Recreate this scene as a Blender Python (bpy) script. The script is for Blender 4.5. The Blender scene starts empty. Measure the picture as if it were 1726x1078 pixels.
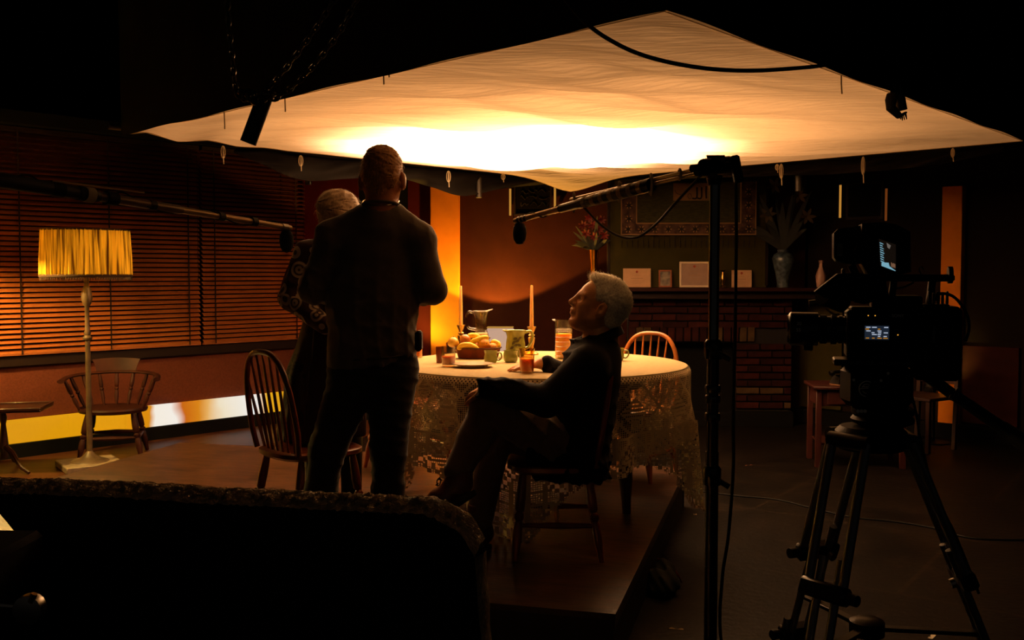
import bpy, math, random
import numpy as np
from mathutils import Vector, Matrix, Euler
random.seed(7); RNG = np.random.default_rng(7)
SC = bpy.context.scene; COL = SC.collection
PI = math.pi

# ------------------------------------------------------------------ camera
F_PX = 1678.0; CAM_Z = 1.5; PITCH = math.atan(79/F_PX)
cam_d = bpy.data.cameras.new('camera'); cam = bpy.data.objects.new('camera', cam_d); COL.objects.link(cam)
cam_d.sensor_width = 36.0; cam_d.lens = 36.0*F_PX/1726.0; cam_d.clip_start = 0.05
cam.location = (0, 0, CAM_Z); cam.rotation_euler = (PI/2-PITCH, 0, 0)
SC.camera = cam
# ------------------------------------------------------------------ world, exposure
w = bpy.data.worlds.new('world'); SC.world = w; w.use_nodes = True
w.node_tree.nodes['Background'].inputs[0].default_value = (0.012, 0.010, 0.008, 1)
w.node_tree.nodes['Background'].inputs[1].default_value = 1.0
SC.view_settings.view_transform = 'Standard'; SC.view_settings.look = 'None'
SC.view_settings.gamma = 1.0; SC.view_settings.exposure = 0.0
# ------------------------------------------------------------------ lights (the set's own lamps and an added fill)
def lamp(name, kind, loc, power, color, **kw):
    d = bpy.data.lights.new(name, kind); d.energy = power; d.color = color
    for k, v in kw.items(): setattr(d, k, v)
    o = bpy.data.objects.new(name, d); COL.objects.link(o); o.location = loc
    return o
WARM = (1.0, 0.48, 0.19)
SILK_H = 2.36                                    # height of the diffusion silk over the table
key = lamp('silk_lamp_light', 'AREA', (0.30, 6.45, SILK_H+1.45), 165, WARM, shape='DISK', size=0.8)
hot = lamp('silk_lamp_beam', 'SPOT', (0.10, 6.80, SILK_H+1.5), 3600, (1., .63, .38), spot_size=math.radians(92), spot_blend=.75, shadow_soft_size=.12)
work = lamp('added_fill_light', 'AREA', (-3.4, .9, 3.6), 110, (1.0, .86, .70), shape='DISK', size=.5)  # added unseen lamp, brightens the backs and gear nearest the camera
work.rotation_euler = (Vector((.4, 3.6, 1.2))-work.location).to_track_quat('-Z', 'Y').to_euler()

# ------------------------------------------------------------------ measuring helpers (pixel of the 1726x1078 photo -> place)
def ray(px, py):
    xc = (px-863)/F_PX; yc = (539-py)/F_PX
    c, s = math.cos(PITCH), math.sin(PITCH)
    return Vector((xc, c+yc*s, -s+yc*c))
def at(px, py, Y):
    r = ray(px, py); return Vector((0, 0, CAM_Z))+r*(Y/r.y)
def atz(px, py, z):
    r = ray(px, py); return Vector((0, 0, CAM_Z))+r*((z-CAM_Z)/r.z)

# ------------------------------------------------------------------ materials
MATS = {}
def lin(c):
    if isinstance(c, str): c = tuple(int(c[i:i+2], 16)/255 for i in (0, 2, 4))
    return tuple(x/12.92 if x <= .04045 else ((x+.055)/1.055)**2.4 for x in c)
def mat(name, color, rough=.6, metal=0., var=0., vscale=8., bump=0., bscale=40., stretch=(1, 1, 1), color2=None, spec=None, trans=0., sheen=0., coat=0., sss=0.):
    if name in MATS: return MATS[name]
    m = bpy.data.materials.new(name); m.use_nodes = True; MATS[name] = m
    nt = m.node_tree; b = nt.nodes['Principled BSDF']; L = nt.links
    c = lin(color); b.inputs['Base Color'].default_value = (*c, 1)
    b.inputs['Roughness'].default_value = rough; b.inputs['Metallic'].default_value = metal
    if spec is not None: b.inputs['Specular IOR Level'].default_value = spec
    if trans: b.inputs['Transmission Weight'].default_value = trans
    if sheen: b.inputs['Sheen Weight'].default_value = sheen
    if coat: b.inputs['Coat Weight'].default_value = coat
    if sss:
        b.inputs['Subsurface Weight'].default_value = sss; b.inputs['Subsurface Radius'].default_value = (.01, .004, .002)
    if var or bump or color2:
        tc = nt.nodes.new('ShaderNodeTexCoord'); mp = nt.nodes.new('ShaderNodeMapping'); mp.inputs['Scale'].default_value = stretch
        L.new(tc.outputs['Object'], mp.inputs[0])
    if var or color2:
        n = nt.nodes.new('ShaderNodeTexNoise'); n.inputs['Scale'].default_value = vscale; n.inputs['Detail'].default_value = 5
        L.new(mp.outputs[0], n.inputs['Vector'])
        r = nt.nodes.new('ShaderNodeValToRGB'); L.new(n.outputs['Fac'], r.inputs[0])
        c2 = lin(color2) if color2 else tuple(x*(1-var) for x in c)
        c1 = c if color2 else tuple(min(1, x*(1+var)) for x in c)
        r.color_ramp.elements[0].position = .35; r.color_ramp.elements[1].position = .65
        r.color_ramp.elements[0].color = (*c2, 1); r.color_ramp.elements[1].color = (*c1, 1)
        L.new(r.outputs[0], b.inputs['Base Color'])
    if bump:
        n2 = nt.nodes.new('ShaderNodeTexNoise'); n2.inputs['Scale'].default_value = bscale; n2.inputs['Detail'].default_value = 4
        L.new(mp.outputs[0], n2.inputs['Vector'])
        bp = nt.nodes.new('ShaderNodeBump'); bp.inputs['Strength'].default_value = bump; bp.inputs['Distance'].default_value = .01
        L.new(n2.outputs['Fac'], bp.inputs['Height']); L.new(bp.outputs[0], b.inputs['Normal'])
    return m
def emat(name, color, strength):
    if name in MATS: return MATS[name]
    m = bpy.data.materials.new(name); m.use_nodes = True; MATS[name] = m
    b = m.node_tree.nodes['Principled BSDF']; b.inputs['Base Color'].default_value = (0.02, 0.02, 0.02, 1)
    b.inputs['Emission Color'].default_value = (*lin(color), 1); b.inputs['Emission Strength'].default_value = strength
    return m
def glassmat(name, color='ffffff', rough=.02, ior=1.35):
    if name in MATS: return MATS[name]
    m = bpy.data.materials.new(name); m.use_nodes = True; MATS[name] = m
    nt = m.node_tree; nt.nodes.clear()
    o = nt.nodes.new('ShaderNodeOutputMaterial'); mix = nt.nodes.new('ShaderNodeMixShader'); lw = nt.nodes.new('ShaderNodeLayerWeight'); lw.inputs[0].default_value = .45; fr = nt.nodes.new('ShaderNodeMath'); fr.operation = 'MULTIPLY_ADD'; fr.inputs[1].default_value = .45; fr.inputs[2].default_value = .04; nt.links.new(lw.outputs['Facing'], fr.inputs[0])
    t = nt.nodes.new('ShaderNodeBsdfTransparent'); t.inputs[0].default_value = (*lin(color), 1)
    g = nt.nodes.new('ShaderNodeBsdfGlossy'); g.inputs['Roughness'].default_value = rough+.04
    nt.links.new(fr.outputs[0], mix.inputs[0]); nt.links.new(t.outputs[0], mix.inputs[1]); nt.links.new(g.outputs[0], mix.inputs[2]); nt.links.new(mix.outputs[0], o.inputs[0])
    return m
def translucent(name, color, amount=.5, rough=.9, bump=0., bscale=30, stretch=(1, 1, 1)):
    if name in MATS: return MATS[name]
    m = bpy.data.materials.new(name); m.use_nodes = True; MATS[name] = m
    nt = m.node_tree; nt.nodes.clear(); c = (*lin(color), 1)
    o = nt.nodes.new('ShaderNodeOutputMaterial'); mix = nt.nodes.new('ShaderNodeMixShader'); mix.inputs[0].default_value = amount
    d = nt.nodes.new('ShaderNodeBsdfDiffuse'); d.inputs[0].default_value = c
    t = nt.nodes.new('ShaderNodeBsdfTranslucent'); t.inputs[0].default_value = c
    nt.links.new(d.outputs[0], mix.inputs[1]); nt.links.new(t.outputs[0], mix.inputs[2]); nt.links.new(mix.outputs[0], o.inputs[0])
    if bump:
        tc = nt.nodes.new('ShaderNodeTexCoord'); mp = nt.nodes.new('ShaderNodeMapping'); mp.inputs['Scale'].default_value = stretch
        n2 = nt.nodes.new('ShaderNodeTexNoise'); n2.inputs['Scale'].default_value = bscale; bp = nt.nodes.new('ShaderNodeBump'); bp.inputs['Strength'].default_value = bump; bp.inputs['Distance'].default_value = .02
        nt.links.new(tc.outputs['Object'], mp.inputs[0]); nt.links.new(mp.outputs[0], n2.inputs['Vector']); nt.links.new(n2.outputs['Fac'], bp.inputs['Height'])
        nt.links.new(bp.outputs[0], d.inputs['Normal']); nt.links.new(bp.outputs[0], t.inputs['Normal'])
    return m

# ------------------------------------------------------------------ objects
MW = {}                                            # world matrices of roots
def tag(o, label=None, cat=None, group=None, kind=None):
    if label: o['label'] = label
    if cat: o['category'] = cat
    if group: o['group'] = group
    if kind: o['kind'] = kind
    return o
def thing(name, label, cat, loc=(0, 0, 0), rotz=0., group=None):
    o = bpy.data.objects.new(name, None); COL.objects.link(o); o.empty_display_size = .05
    o.location = loc; o.rotation_euler = (0, 0, rotz)
    MW[o] = Matrix.Translation(Vector(loc)) @ Matrix.Rotation(rotz, 4, 'Z')
    return tag(o, label, cat, group)
def root_of(o):
    while o.parent: o = o.parent
    return o
class MB:
    """mesh collector; coordinates are local to the parent unless build(world=True)"""
    def __init__(s): s.v = []; s.f = []; s.mi = []; s.m = 0
    def add(s, vs, fs):
        b = len(s.v); s.v += [tuple(x) for x in vs]; s.f += [tuple(i+b for i in f) for f in fs]; s.mi += [s.m]*len(fs); return s
    def box(s, c, size, R=None, bev=0.):
        hx, hy, hz = size[0]/2, size[1]/2, size[2]/2; c = Vector(c)
        if bev > 0:
            b = min(bev, hx*.9, hy*.9, hz*.9); vs = []
            for sx in (-1, 1):
                for sy in (-1, 1):
                    for sz in (-1, 1):
                        vs += [(sx*(hx-b), sy*(hy-b), sz*hz), (sx*(hx-b), sy*hy, sz*(hz-b)), (sx*hx, sy*(hy-b), sz*(hz-b))]
            idx = lambda sx, sy, sz, k: (((sx > 0)*4+(sy > 0)*2+(sz > 0))*3+k)
            fs = []
            for sz in (-1, 1): fs.append([idx(a, b2, sz, 0) for a, b2 in ((-1, -1), (1, -1), (1, 1), (-1, 1))][::sz])
            for sy in (-1, 1): fs.append([idx(a, sy, b2, 1) for a, b2 in ((-1, -1), (1, -1), (1, 1), (-1, 1))][::-sy])
            for sx in (-1, 1): fs.append([idx(sx, a, b2, 2) for a, b2 in ((-1, -1), (1, -1), (1, 1), (-1, 1))][::sx])
            for a in (-1, 1):
                for b2 in (-1, 1):
                    fs.append([idx(-1, a, b2, 0), idx(1, a, b2, 0), idx(1, a, b2, 1), idx(-1, a, b2, 1)])
                    fs.append([idx(a, -1, b2, 0), idx(a, 1, b2, 0), idx(a, 1, b2, 2), idx(a, -1, b2, 2)])
                    fs.append([idx(a, b2, -1, 1), idx(a, b2, 1, 1), idx(a, b2, 1, 2), idx(a, b2, -1, 2)])
            for sx in (-1, 1):
                for sy in (-1, 1):
                    for sz in (-1, 1): fs.append([idx(sx, sy, sz, k) for k in range(3)])
        else:
            vs = [(x*hx, y*hy, z*hz) for x in (-1, 1) for y in (-1, 1) for z in (-1, 1)]
            fs = [(0, 1, 3, 2), (4, 6, 7, 5), (0, 4, 5, 1), (2, 3, 7, 6), (0, 2, 6, 4), (1, 5, 7, 3)]
        if R is not None: vs = [R @ Vector(p) for p in vs]
        return s.add([c+Vector(p) for p in vs], fs)
    def bar(s, a, b, wx, wz, up=(0, 0, 1), bev=0.):
        a, b = Vector(a), Vector(b); y = (b-a); L = y.length; y.normalize(); x = y.cross(Vector(up))
        if x.length < 1e-4: x = y.cross(Vector((1, 0, 0)))
        x.normalize(); z = x.cross(y); R = Matrix((x, y, z)).transposed()
        return s.box((a+b)/2, (wx, L, wz), R, bev)
    def tube(s, pts, r, n=10, cap=True, flat=None, closed=False):
        pts = [Vector(p) for p in pts]; k = len(pts)
        rr = list(r) if hasattr(r, '__len__') else [r]*k
        vs = []; fs = []; prev = None
        for i, p in enumerate(pts):
            if closed: t = pts[(i+1) % k]-pts[i-1]
            else: t = pts[min(i+1, k-1)]-pts[max(i-1, 0)]
            if t.length < 1e-9: t = Vector((0, 0, 1))
            t.normalize()
            if prev is None:
                u = t.cross(Vector((0, 0, 1)))
                if u.length < .05: u = t.cross(Vector((0, 1, 0)))
            else: u = prev-t*prev.dot(t)
            u.normalize(); prev = u; v2 = t.cross(u)
            for j in range(n):
                a = 2*PI*j/n; vs.append(p+u*(math.cos(a)*rr[i])+v2*(math.sin(a)*rr[i]*(flat or 1)))
        for i in range(k if closed else k-1):
            for j in range(n):
                a, b = i*n+j, i*n+(j+1) % n; i2 = (i+1) % k
                fs.append((a, b, i2*n+(j+1) % n, i2*n+j))
        if cap and not closed:
            fs.append(tuple(range(n))[::-1]); fs.append(tuple((k-1)*n+j for j in range(n)))
        return s.add(vs, fs)
    def lathe(s, prof, c=(0, 0, 0), n=24, R=None, sx=1., sy=1.):
        c = Vector(c); vs = []; fs = []; k = len(prof)
        for r, z in prof:
            for j in range(n):
                a = 2*PI*j/n; p = Vector((r*math.cos(a)*sx, r*math.sin(a)*sy, z)); vs.append(c+(R @ p if R is not None else p))
        for i in range(k-1):
            for j in range(n):
                fs.append((i*n+j, i*n+(j+1) % n, (i+1)*n+(j+1) % n, (i+1)*n+j))
        if prof[0][0] > 1e-5: fs.append(tuple(range(n))[::-1])
        if prof[-1][0] > 1e-5: fs.append(tuple((k-1)*n+j for j in range(n)))
        return s.add(vs, fs)
    def ball(s, c, r, n=14, R=None):
        r = r if hasattr(r, '__len__') else (r, r, r); c = Vector(c); vs = []; fs = []; m = n//2+1
        for i in range(m+1):
            th = PI*i/m
            for j in range(n):
                ph = 2*PI*j/n; p = Vector((r[0]*math.sin(th)*math.cos(ph), r[1]*math.sin(th)*math.sin(ph), -r[2]*math.cos(th)))
                vs.append(c+(R @ p if R is not None else p))
        for i in range(m):
            for j in range(n): fs.append((i*n+j, i*n+(j+1) % n, (i+1)*n+(j+1) % n, (i+1)*n+j))
        return s.add(vs, fs)
    def prism(s, poly, y0, y1, fr=None):
        """polygon (x,z) extruded along y; fr maps a Vector"""
        n = len(poly); vs = [Vector((x, y0, z)) for x, z in poly]+[Vector((x, y1, z)) for x, z in poly]
        if fr: vs = [fr(p) for p in vs]
        fs = [tuple(range(n)), tuple(range(2*n-1, n-1, -1))]+[(i, i+n, (i+1) % n+n, (i+1) % n) for i in range(n)]
        return s.add(vs, fs)
    def grid(s, fn, nu, nv, thick=0.):
        vs = [Vector(fn(i/(nu-1), j/(nv-1))) for j in range(nv) for i in range(nu)]
        fs = [(j*nu+i, j*nu+i+1, (j+1)*nu+i+1, (j+1)*nu+i) for j in range(nv-1) for i in range(nu-1)]
        return s.add(vs, fs)
    def build(s, name, m, parent=None, world=False, smooth=True, angle=40, mesh=None):
        me = bpy.data.meshes.new(name); v = s.v
        if world and parent is not None:
            inv = MW[root_of(parent)].inverted(); v = [inv @ Vector(p) for p in v]
        me.from_pydata([tuple(p) for p in v], [], s.f); me.validate(); me.update()
        ms = m if isinstance(m, (list, tuple)) else [m]
        for q in ms: me.materials.append(q)
        if len(ms) > 1 and len(me.polygons) == len(s.mi): me.polygons.foreach_set('material_index', s.mi)
        o = finish(name, me, parent, smooth, angle)
        return o
def finish(name, me, parent=None, smooth=True, angle=40):
    import bmesh
    bm = bmesh.new(); bm.from_mesh(me); bmesh.ops.recalc_face_normals(bm, faces=bm.faces[:])
    if smooth:
        ca = math.cos(math.radians(angle))
        for f in bm.faces: f.smooth = True
        for e in bm.edges:
            if len(e.link_faces) == 2 and e.link_faces[0].normal.dot(e.link_faces[1].normal) < ca: e.smooth = False
    bm.to_mesh(me); bm.free()
    o = bpy.data.objects.new(name, me); COL.objects.link(o)
    if parent is not None: o.parent = parent
    return o
def link(name, me, parent=None, loc=(0, 0, 0), rot=(0, 0, 0)):
    o = bpy.data.objects.new(name, me); COL.objects.link(o); o.location = loc; o.rotation_euler = rot
    if parent is not None: o.parent = parent
    return o
def copy_tree(o, parent=None):
    c = o.copy(); COL.objects.link(c); c.parent = parent
    for ch in [x for x in bpy.data.objects if x.parent == o]: copy_tree(ch, c)
    return c
def place(o, loc, rotz=0., label=None):
    o.location = loc; o.rotation_euler = (0, 0, rotz); MW[o] = Matrix.Translation(Vector(loc)) @ Matrix.Rotation(rotz, 4, 'Z')
    if label: o['label'] = label
    return o
def bez(a, b, c, n=16):
    a, b, c = Vector(a), Vector(b), Vector(c); return [a*(1-t)**2+b*2*t*(1-t)+c*t*t for t in [i/(n-1) for i in range(n)]]
def spline(pts, n=6):
    P = [Vector(p) for p in pts]; P = [P[0]*2-P[1]]+P+[P[-1]*2-P[-2]]; out = []
    for i in range(1, len(P)-2):
        for k in range(n):
            t = k/n; a, b, c, d = P[i-1:i+3]
            out.append(.5*((2*b)+(c-a)*t+(2*a-5*b+4*c-d)*t*t+(3*b-a-3*c+d)*t**3))
    out.append(P[-2]); return out
def text_mesh(name, txt, size, m, parent, M, extrude=.0004):
    cu = bpy.data.curves.new('t', 'FONT'); cu.body = txt; cu.size = size; cu.extrude = extrude; cu.align_x = 'CENTER'; cu.align_y = 'CENTER'
    ob = bpy.data.objects.new('t', cu); COL.objects.link(ob); dg = bpy.context.evaluated_depsgraph_get()
    me = bpy.data.meshes.new_from_object(ob.evaluated_get(dg)); bpy.data.objects.remove(ob)
    if parent is not None: M = MW[root_of(parent)].inverted() @ M
    me.transform(M); me.materials.clear(); me.materials.append(m)
    return link(name, me, parent)

# ------------------------------------------------------------------ signed distance modelling for bodies and cloth
class SDF:
    def __init__(s, lo, hi, res):
        s.lo = np.array(lo, float); s.res = res; s.n = np.ceil((np.array(hi)-s.lo)/res).astype(int)+1
        s.F = np.full(s.n, .08, np.float32)
    def sub(s, lo, hi, pad):
        a = np.clip(np.floor((np.array(lo)-pad-s.lo)/s.res).astype(int), 0, s.n-1); b = np.clip(np.ceil((np.array(hi)+pad-s.lo)/s.res).astype(int)+1, 1, s.n)
        if (b <= a).any(): return None, None
        ax = [s.lo[i]+s.res*np.arange(a[i], b[i]) for i in range(3)]
        X, Y, Z = np.meshgrid(*ax, indexing='ij', sparse=False)
        return tuple(slice(a[i], b[i]) for i in range(3)), (X, Y, Z)
    def op(s, sl, d, k, cut=False):
        f = s.F[sl]; d = d.astype(np.float32)
        if cut: f2 = -f; h = np.maximum(k-np.abs(f2-d), 0)/max(k, 1e-6); s.F[sl] = -(np.minimum(f2, d)-h*h*k/4)
        else: h = np.maximum(k-np.abs(f-d), 0)/max(k, 1e-6); s.F[sl] = np.minimum(f, d)-h*h*k/4
    def cone(s, a, b, ra, rb, k=.02, cut=False, squash=None):
        a = np.array(a, float); b = np.array(b, float); m = max(ra, rb)
        sl, P = s.sub(np.minimum(a, b)-m, np.maximum(a, b)+m, k+.03)
        if sl is None: return s
        d = b-a; L2 = max((d*d).sum(), 1e-9); q = [P[i]-a[i] for i in range(3)]
        t = np.clip((q[0]*d[0]+q[1]*d[1]+q[2]*d[2])/L2, 0, 1)
        q = [q[i]-t*d[i] for i in range(3)]
        if squash:
            nv, f = np.array(squash[0], float), squash[1]; nv /= np.linalg.norm(nv); dt = q[0]*nv[0]+q[1]*nv[1]+q[2]*nv[2]
            q = [q[i]+nv[i]*dt*(1/f-1) for i in range(3)]
        s.op(sl, np.sqrt(q[0]**2+q[1]**2+q[2]**2)-(ra+(rb-ra)*t), k, cut); return s
    def path(s, pts, rs, k=.02, **kw):
        for i in range(len(pts)-1): s.cone(pts[i], pts[i+1], rs[i], rs[i+1], k, **kw)
        return s
    def ell(s, c, r, k=.02, R=None, cut=False):
        c = np.array(c, float); m = max(r); sl, P = s.sub(c-m, c+m, k+.03)
        if sl is None: return s
        q = [P[i]-c[i] for i in range(3)]
        if R is not None:
            R = np.array(R); q = [R[0, i]*q[0]+R[1, i]*q[1]+R[2, i]*q[2] for i in range(3)]
        k0 = np.sqrt(sum((q[i]/r[i])**2 for i in range(3))); k1 = np.sqrt(sum((q[i]/r[i]**2)**2 for i in range(3)))+1e-9
        s.op(sl, k0*(k0-1)/k1, k, cut); return s
    def half(s, p, n, k=.01):
        """cut away the side the normal points to"""
        n = np.array(n, float); n /= np.linalg.norm(n); p = np.array(p, float)
        sl, P = s.sub(s.lo, s.lo+s.res*s.n, 0); d = sum((P[i]-p[i])*n[i] for i in range(3)); s.op(sl, -d, k, True); return s
    def disp(s, fn):
        idx = np.nonzero(np.abs(s.F) < .04); P = [s.lo[i]+s.res*idx[i] for i in range(3)]; s.F[idx] += fn(*P); return s
    def mesh(s, name):
        F = s.F; S = F < 0; n = s.n
        c = [S[i:n[0]-1+i, j:n[1]-1+j, k:n[2]-1+k] for i in (0, 1) for j in (0, 1) for k in (0, 1)]
        anyv = np.logical_or.reduce(c); allv = np.logical_and.reduce(c); act = anyv & ~allv
        ci = np.nonzero(act); idm = np.full(act.shape, -1, np.int64); idm[ci] = np.arange(len(ci[0]))
        off = [(i, j, k) for i in (0, 1) for j in (0, 1) for k in (0, 1)]
        val = {o: F[ci[0]+o[0], ci[1]+o[1], ci[2]+o[2]] for o in off}
        acc = np.zeros((len(ci[0]), 3)); cnt = np.zeros(len(ci[0]))
        for o in off:
            for ax in range(3):
                if o[ax] == 0:
                    o2 = list(o); o2[ax] = 1; o2 = tuple(o2); a, b = val[o], val[o2]; x = (a < 0) != (b < 0)
                    t = np.where(x, a/np.where(np.abs(a-b) < 1e-9, 1, a-b), 0); p = np.array(o, float)[None, :].repeat(len(t), 0); p[:, ax] = t
                    acc[x] += p[x]; cnt[x] += 1
        V = s.lo+s.res*(np.stack(ci, 1)+acc/np.maximum(cnt, 1)[:, None])
        faces = []
        for ax in range(3):
            s0 = [slice(0, -1) if i == ax else slice(1, -1) for i in range(3)]; s1 = list(s0); s1[ax] = slice(1, None)
            ch = S[tuple(s0)] != S[tuple(s1)]; e = np.nonzero(ch); sg = S[tuple(s0)][e]
            e = [e[i]+(0 if i == ax else 1) for i in range(3)]; u, v = [i for i in range(3) if i != ax]
            def cell(du, dv):
                q = [e[0].copy(), e[1].copy(), e[2].copy()]; q[u] = q[u]-du; q[v] = q[v]-dv; return idm[q[0], q[1], q[2]]
            Q = np.stack([cell(1, 1), cell(0, 1), cell(0, 0), cell(1, 0)], 1)
            if ax == 1: Q = Q[:, ::-1]
            Q = np.where(sg[:, None], Q, Q[:, ::-1]); faces.append(Q)
        Fc = np.concatenate(faces); Fc = Fc[(Fc >= 0).all(1)]
        me = bpy.data.meshes.new(name); me.vertices.add(len(V)); me.vertices.foreach_set('co', V.astype(np.float32).ravel())
        me.loops.add(Fc.size); me.loops.foreach_set('vertex_index', Fc.astype(np.int32).ravel()); me.polygons.add(len(Fc))
        me.polygons.foreach_set('loop_start', np.arange(0, Fc.size, 4, dtype=np.int32)); me.polygons.foreach_set('loop_total', np.full(len(Fc), 4, np.int32))
        me.update(); me.validate(); me.polygons.foreach_set('use_smooth', np.ones(len(me.polygons), bool)); return me
    def build(s, name, m, parent=None, world=True, it=2, extra=None):
        me = s.mesh(name)
        if extra is not None:
            import bmesh
            bm = bmesh.new(); bm.from_mesh(me); bm.from_mesh(extra.mesh(name)); bm.to_mesh(me); bm.free(); me.polygons.foreach_set('use_smooth', np.ones(len(me.polygons), bool))
        n = len(me.vertices); co = np.empty(n*3, np.float32); me.vertices.foreach_get('co', co); co = co.reshape(-1, 3)
        ev = np.empty(len(me.edges)*2, np.int32); me.edges.foreach_get('vertices', ev); ev = ev.reshape(-1, 2)
        deg = np.bincount(ev.ravel(), minlength=n).astype(np.float32)[:, None]; deg[deg == 0] = 1
        for _ in range(it):
            a = np.zeros_like(co)
            for ax in range(3): a[:, ax] = np.bincount(ev[:, 0], co[ev[:, 1], ax], n)+np.bincount(ev[:, 1], co[ev[:, 0], ax], n)
            co = co*.5+a/deg*.5
        me.vertices.foreach_set('co', co.ravel())
        if world and parent is not None: me.transform(MW[root_of(parent)].inverted())
        me.materials.append(m); me.update()
        return link(name, me, parent)
# ================================================================== the setting
M_FLOOR = mat('studio_floor', '0f0b08', .5, spec=.15, var=.45, vscale=2.2, bump=.25, bscale=25)
nt = M_FLOOR.node_tree; b = nt.nodes['Principled BSDF']; old = b.inputs['Base Color'].links[0].from_socket     # faint pale seams and scuffs between painted floor sheets
tc = nt.nodes.new('ShaderNodeTexCoord'); mp = nt.nodes.new('ShaderNodeMapping'); mp.inputs['Rotation'].default_value = (0, 0, .62); nt.links.new(tc.outputs['Object'], mp.inputs[0])
br = nt.nodes.new('ShaderNodeTexBrick'); br.inputs['Scale'].default_value = 1.0; br.inputs['Brick Width'].default_value = 2.4; br.inputs['Row Height'].default_value = 1.2; br.inputs['Mortar Size'].default_value = .012; nt.links.new(mp.outputs[0], br.inputs['Vector'])
n3 = nt.nodes.new('ShaderNodeTexNoise'); n3.inputs['Scale'].default_value = 5; n3.inputs['Detail'].default_value = 8; n3.inputs['Roughness'].default_value = .75; nt.links.new(tc.outputs['Object'], n3.inputs['Vector'])
r3 = nt.nodes.new('ShaderNodeValToRGB'); r3.color_ramp.elements[0].position = .52; r3.color_ramp.elements[1].position = .78; nt.links.new(n3.outputs['Fac'], r3.inputs[0])
ml_ = nt.nodes.new('ShaderNodeMath'); ml_.operation = 'MULTIPLY_ADD'; nt.links.new(br.outputs['Fac'], ml_.inputs[0]); ml_.inputs[1].default_value = .55; nt.links.new(r3.outputs[0], ml_.inputs[2])
mx = nt.nodes.new('ShaderNodeMixRGB'); nt.links.new(ml_.outputs[0], mx.inputs[0]); nt.links.new(old, mx.inputs[1]); mx.inputs[2].default_value = (*lin('2a2118'), 1); nt.links.new(mx.outputs[0], b.inputs['Base Color'])
M_WFLOOR = mat('wood_floor', '4a2815', .45, spec=.2, var=.3, vscale=3, stretch=(1, 6, 1))
M_BLACK = mat('matt_black', '0b0a09', .9, spec=.1)
M_BLACKP = mat('black_plastic', '0c0c0d', .38, spec=.45)
M_BLKMET = mat('black_metal', '141414', .35, metal=.6)
M_STEEL = mat('steel', '9a9690', .3, metal=1.)
M_BRASS = mat('brass', 'b08a45', .3, metal=1., var=.2, vscale=20)

MB().box((0, 6, -.03), (18, 18, .06)).build('floor', M_FLOOR).__setitem__('kind', 'structure')
MB().box((0, 6, 5.03), (18, 18, .06)).build('ceiling', M_BLACK).__setitem__('kind', 'structure')

for nm_, c_, sz_ in (('wall_studio_back', (0, 14.9, 2.5), (18, .1, 5)), ('wall_studio_left', (-8.9, 6, 2.5), (.1, 17.8, 5)), ('wall_studio_right', (8.9, 6, 2.5), (.1, 17.8, 5))):
    MB().box(c_, sz_).build(nm_, M_BLACK).__setitem__('kind', 'structure')
# left wall: local x runs away from the camera along the wall, -y faces the room
PL0 = Vector((-4.11, 8.0, 0)); LANG = math.radians(48)
def frame_obj(name, loc, ang):
    o = bpy.data.objects.new(name, None); COL.objects.link(o); o.location = loc; o.rotation_euler = (0, 0, ang)
    MW[o] = Matrix.Translation(Vector(loc)) @ Matrix.Rotation(ang, 4, 'Z'); return o
def struct(name, mb, m, loc, ang, kind='structure'):
    o = mb.build(name, m); o.location = loc; o.rotation_euler = (0, 0, ang); o['kind'] = kind
    MW[o] = Matrix.Translation(Vector(loc)) @ Matrix.Rotation(ang, 4, 'Z'); return o
M_WAIN = mat('wainscot_paint', '5c2f20', .8, spec=.08, var=.12, vscale=90, bump=.15, bscale=160)
M_DARKW = mat('dark_stain', '1c0f0a', .6, spec=.15)
M_WALLB = mat('brown_wall_paint', '2e1208', .85, spec=.08, var=.1, vscale=5, bump=.1, bscale=120)
M_PIL = mat('amber_wall_paint', 'd07a1c', .85, spec=.08, var=.08, vscale=6)
M_GREEN = mat('olive_wall_paint', '363012', .85, spec=.08, var=.12, vscale=6)
LX0, LX1 = -3.0, 2.98
wl = struct('wall_left', MB().box(((LX0+LX1)/2, .1, 1.36), (LX1-LX0, .12, 2.66)), M_WALLB, PL0, LANG)
MB().box(((LX0+LX1)/2, .02, .525), (LX1-LX0, .05, .43), bev=.004).build('wainscot', M_WAIN, wl)
MB().box(((LX0+LX1)/2, 0.0, .785), (LX1-LX0, .1, .09), bev=.008).build('sill', M_DARKW, wl)
MB().box(((LX0+LX1)/2, .0, 2.74), (LX1-LX0, .3, .12), bev=.01).build('pelmet', M_BLACK, wl)
struct('baseboard_left', MB().box(((LX0+LX1)/2, -.02, .06), (LX1-LX0, .14, .12)), M_BLACK, PL0, LANG)
# lit screen strip at the foot of the left wall, made of square modules
ms = bpy.data.materials.new('screen_strip'); ms.use_nodes = True; nt = ms.node_tree; b = nt.nodes['Principled BSDF']
b.inputs['Base Color'].default_value = (.01, .01, .01, 1); b.inputs['Roughness'].default_value = .5
tc = nt.nodes.new('ShaderNodeTexCoord'); sp = nt.nodes.new('ShaderNodeSeparateXYZ'); mr = nt.nodes.new('ShaderNodeMapRange')
nz = nt.nodes.new('ShaderNodeTexNoise'); nz.inputs['Scale'].default_value = 3.2; ad = nt.nodes.new('ShaderNodeMath'); ad.operation = 'MULTIPLY_ADD'; ad.inputs[1].default_value = .22
nt.links.new(tc.outputs['Object'], sp.inputs[0]); nt.links.new(tc.outputs['Object'], nz.inputs['Vector']); nt.links.new(nz.outputs['Fac'], ad.inputs[0]); nt.links.new(sp.outputs['X'], ad.inputs[2])
mr.inputs['From Min'].default_value = 0; mr.inputs['From Max'].default_value = 3.0; nt.links.new(ad.outputs[0], mr.inputs['Value'])
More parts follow.
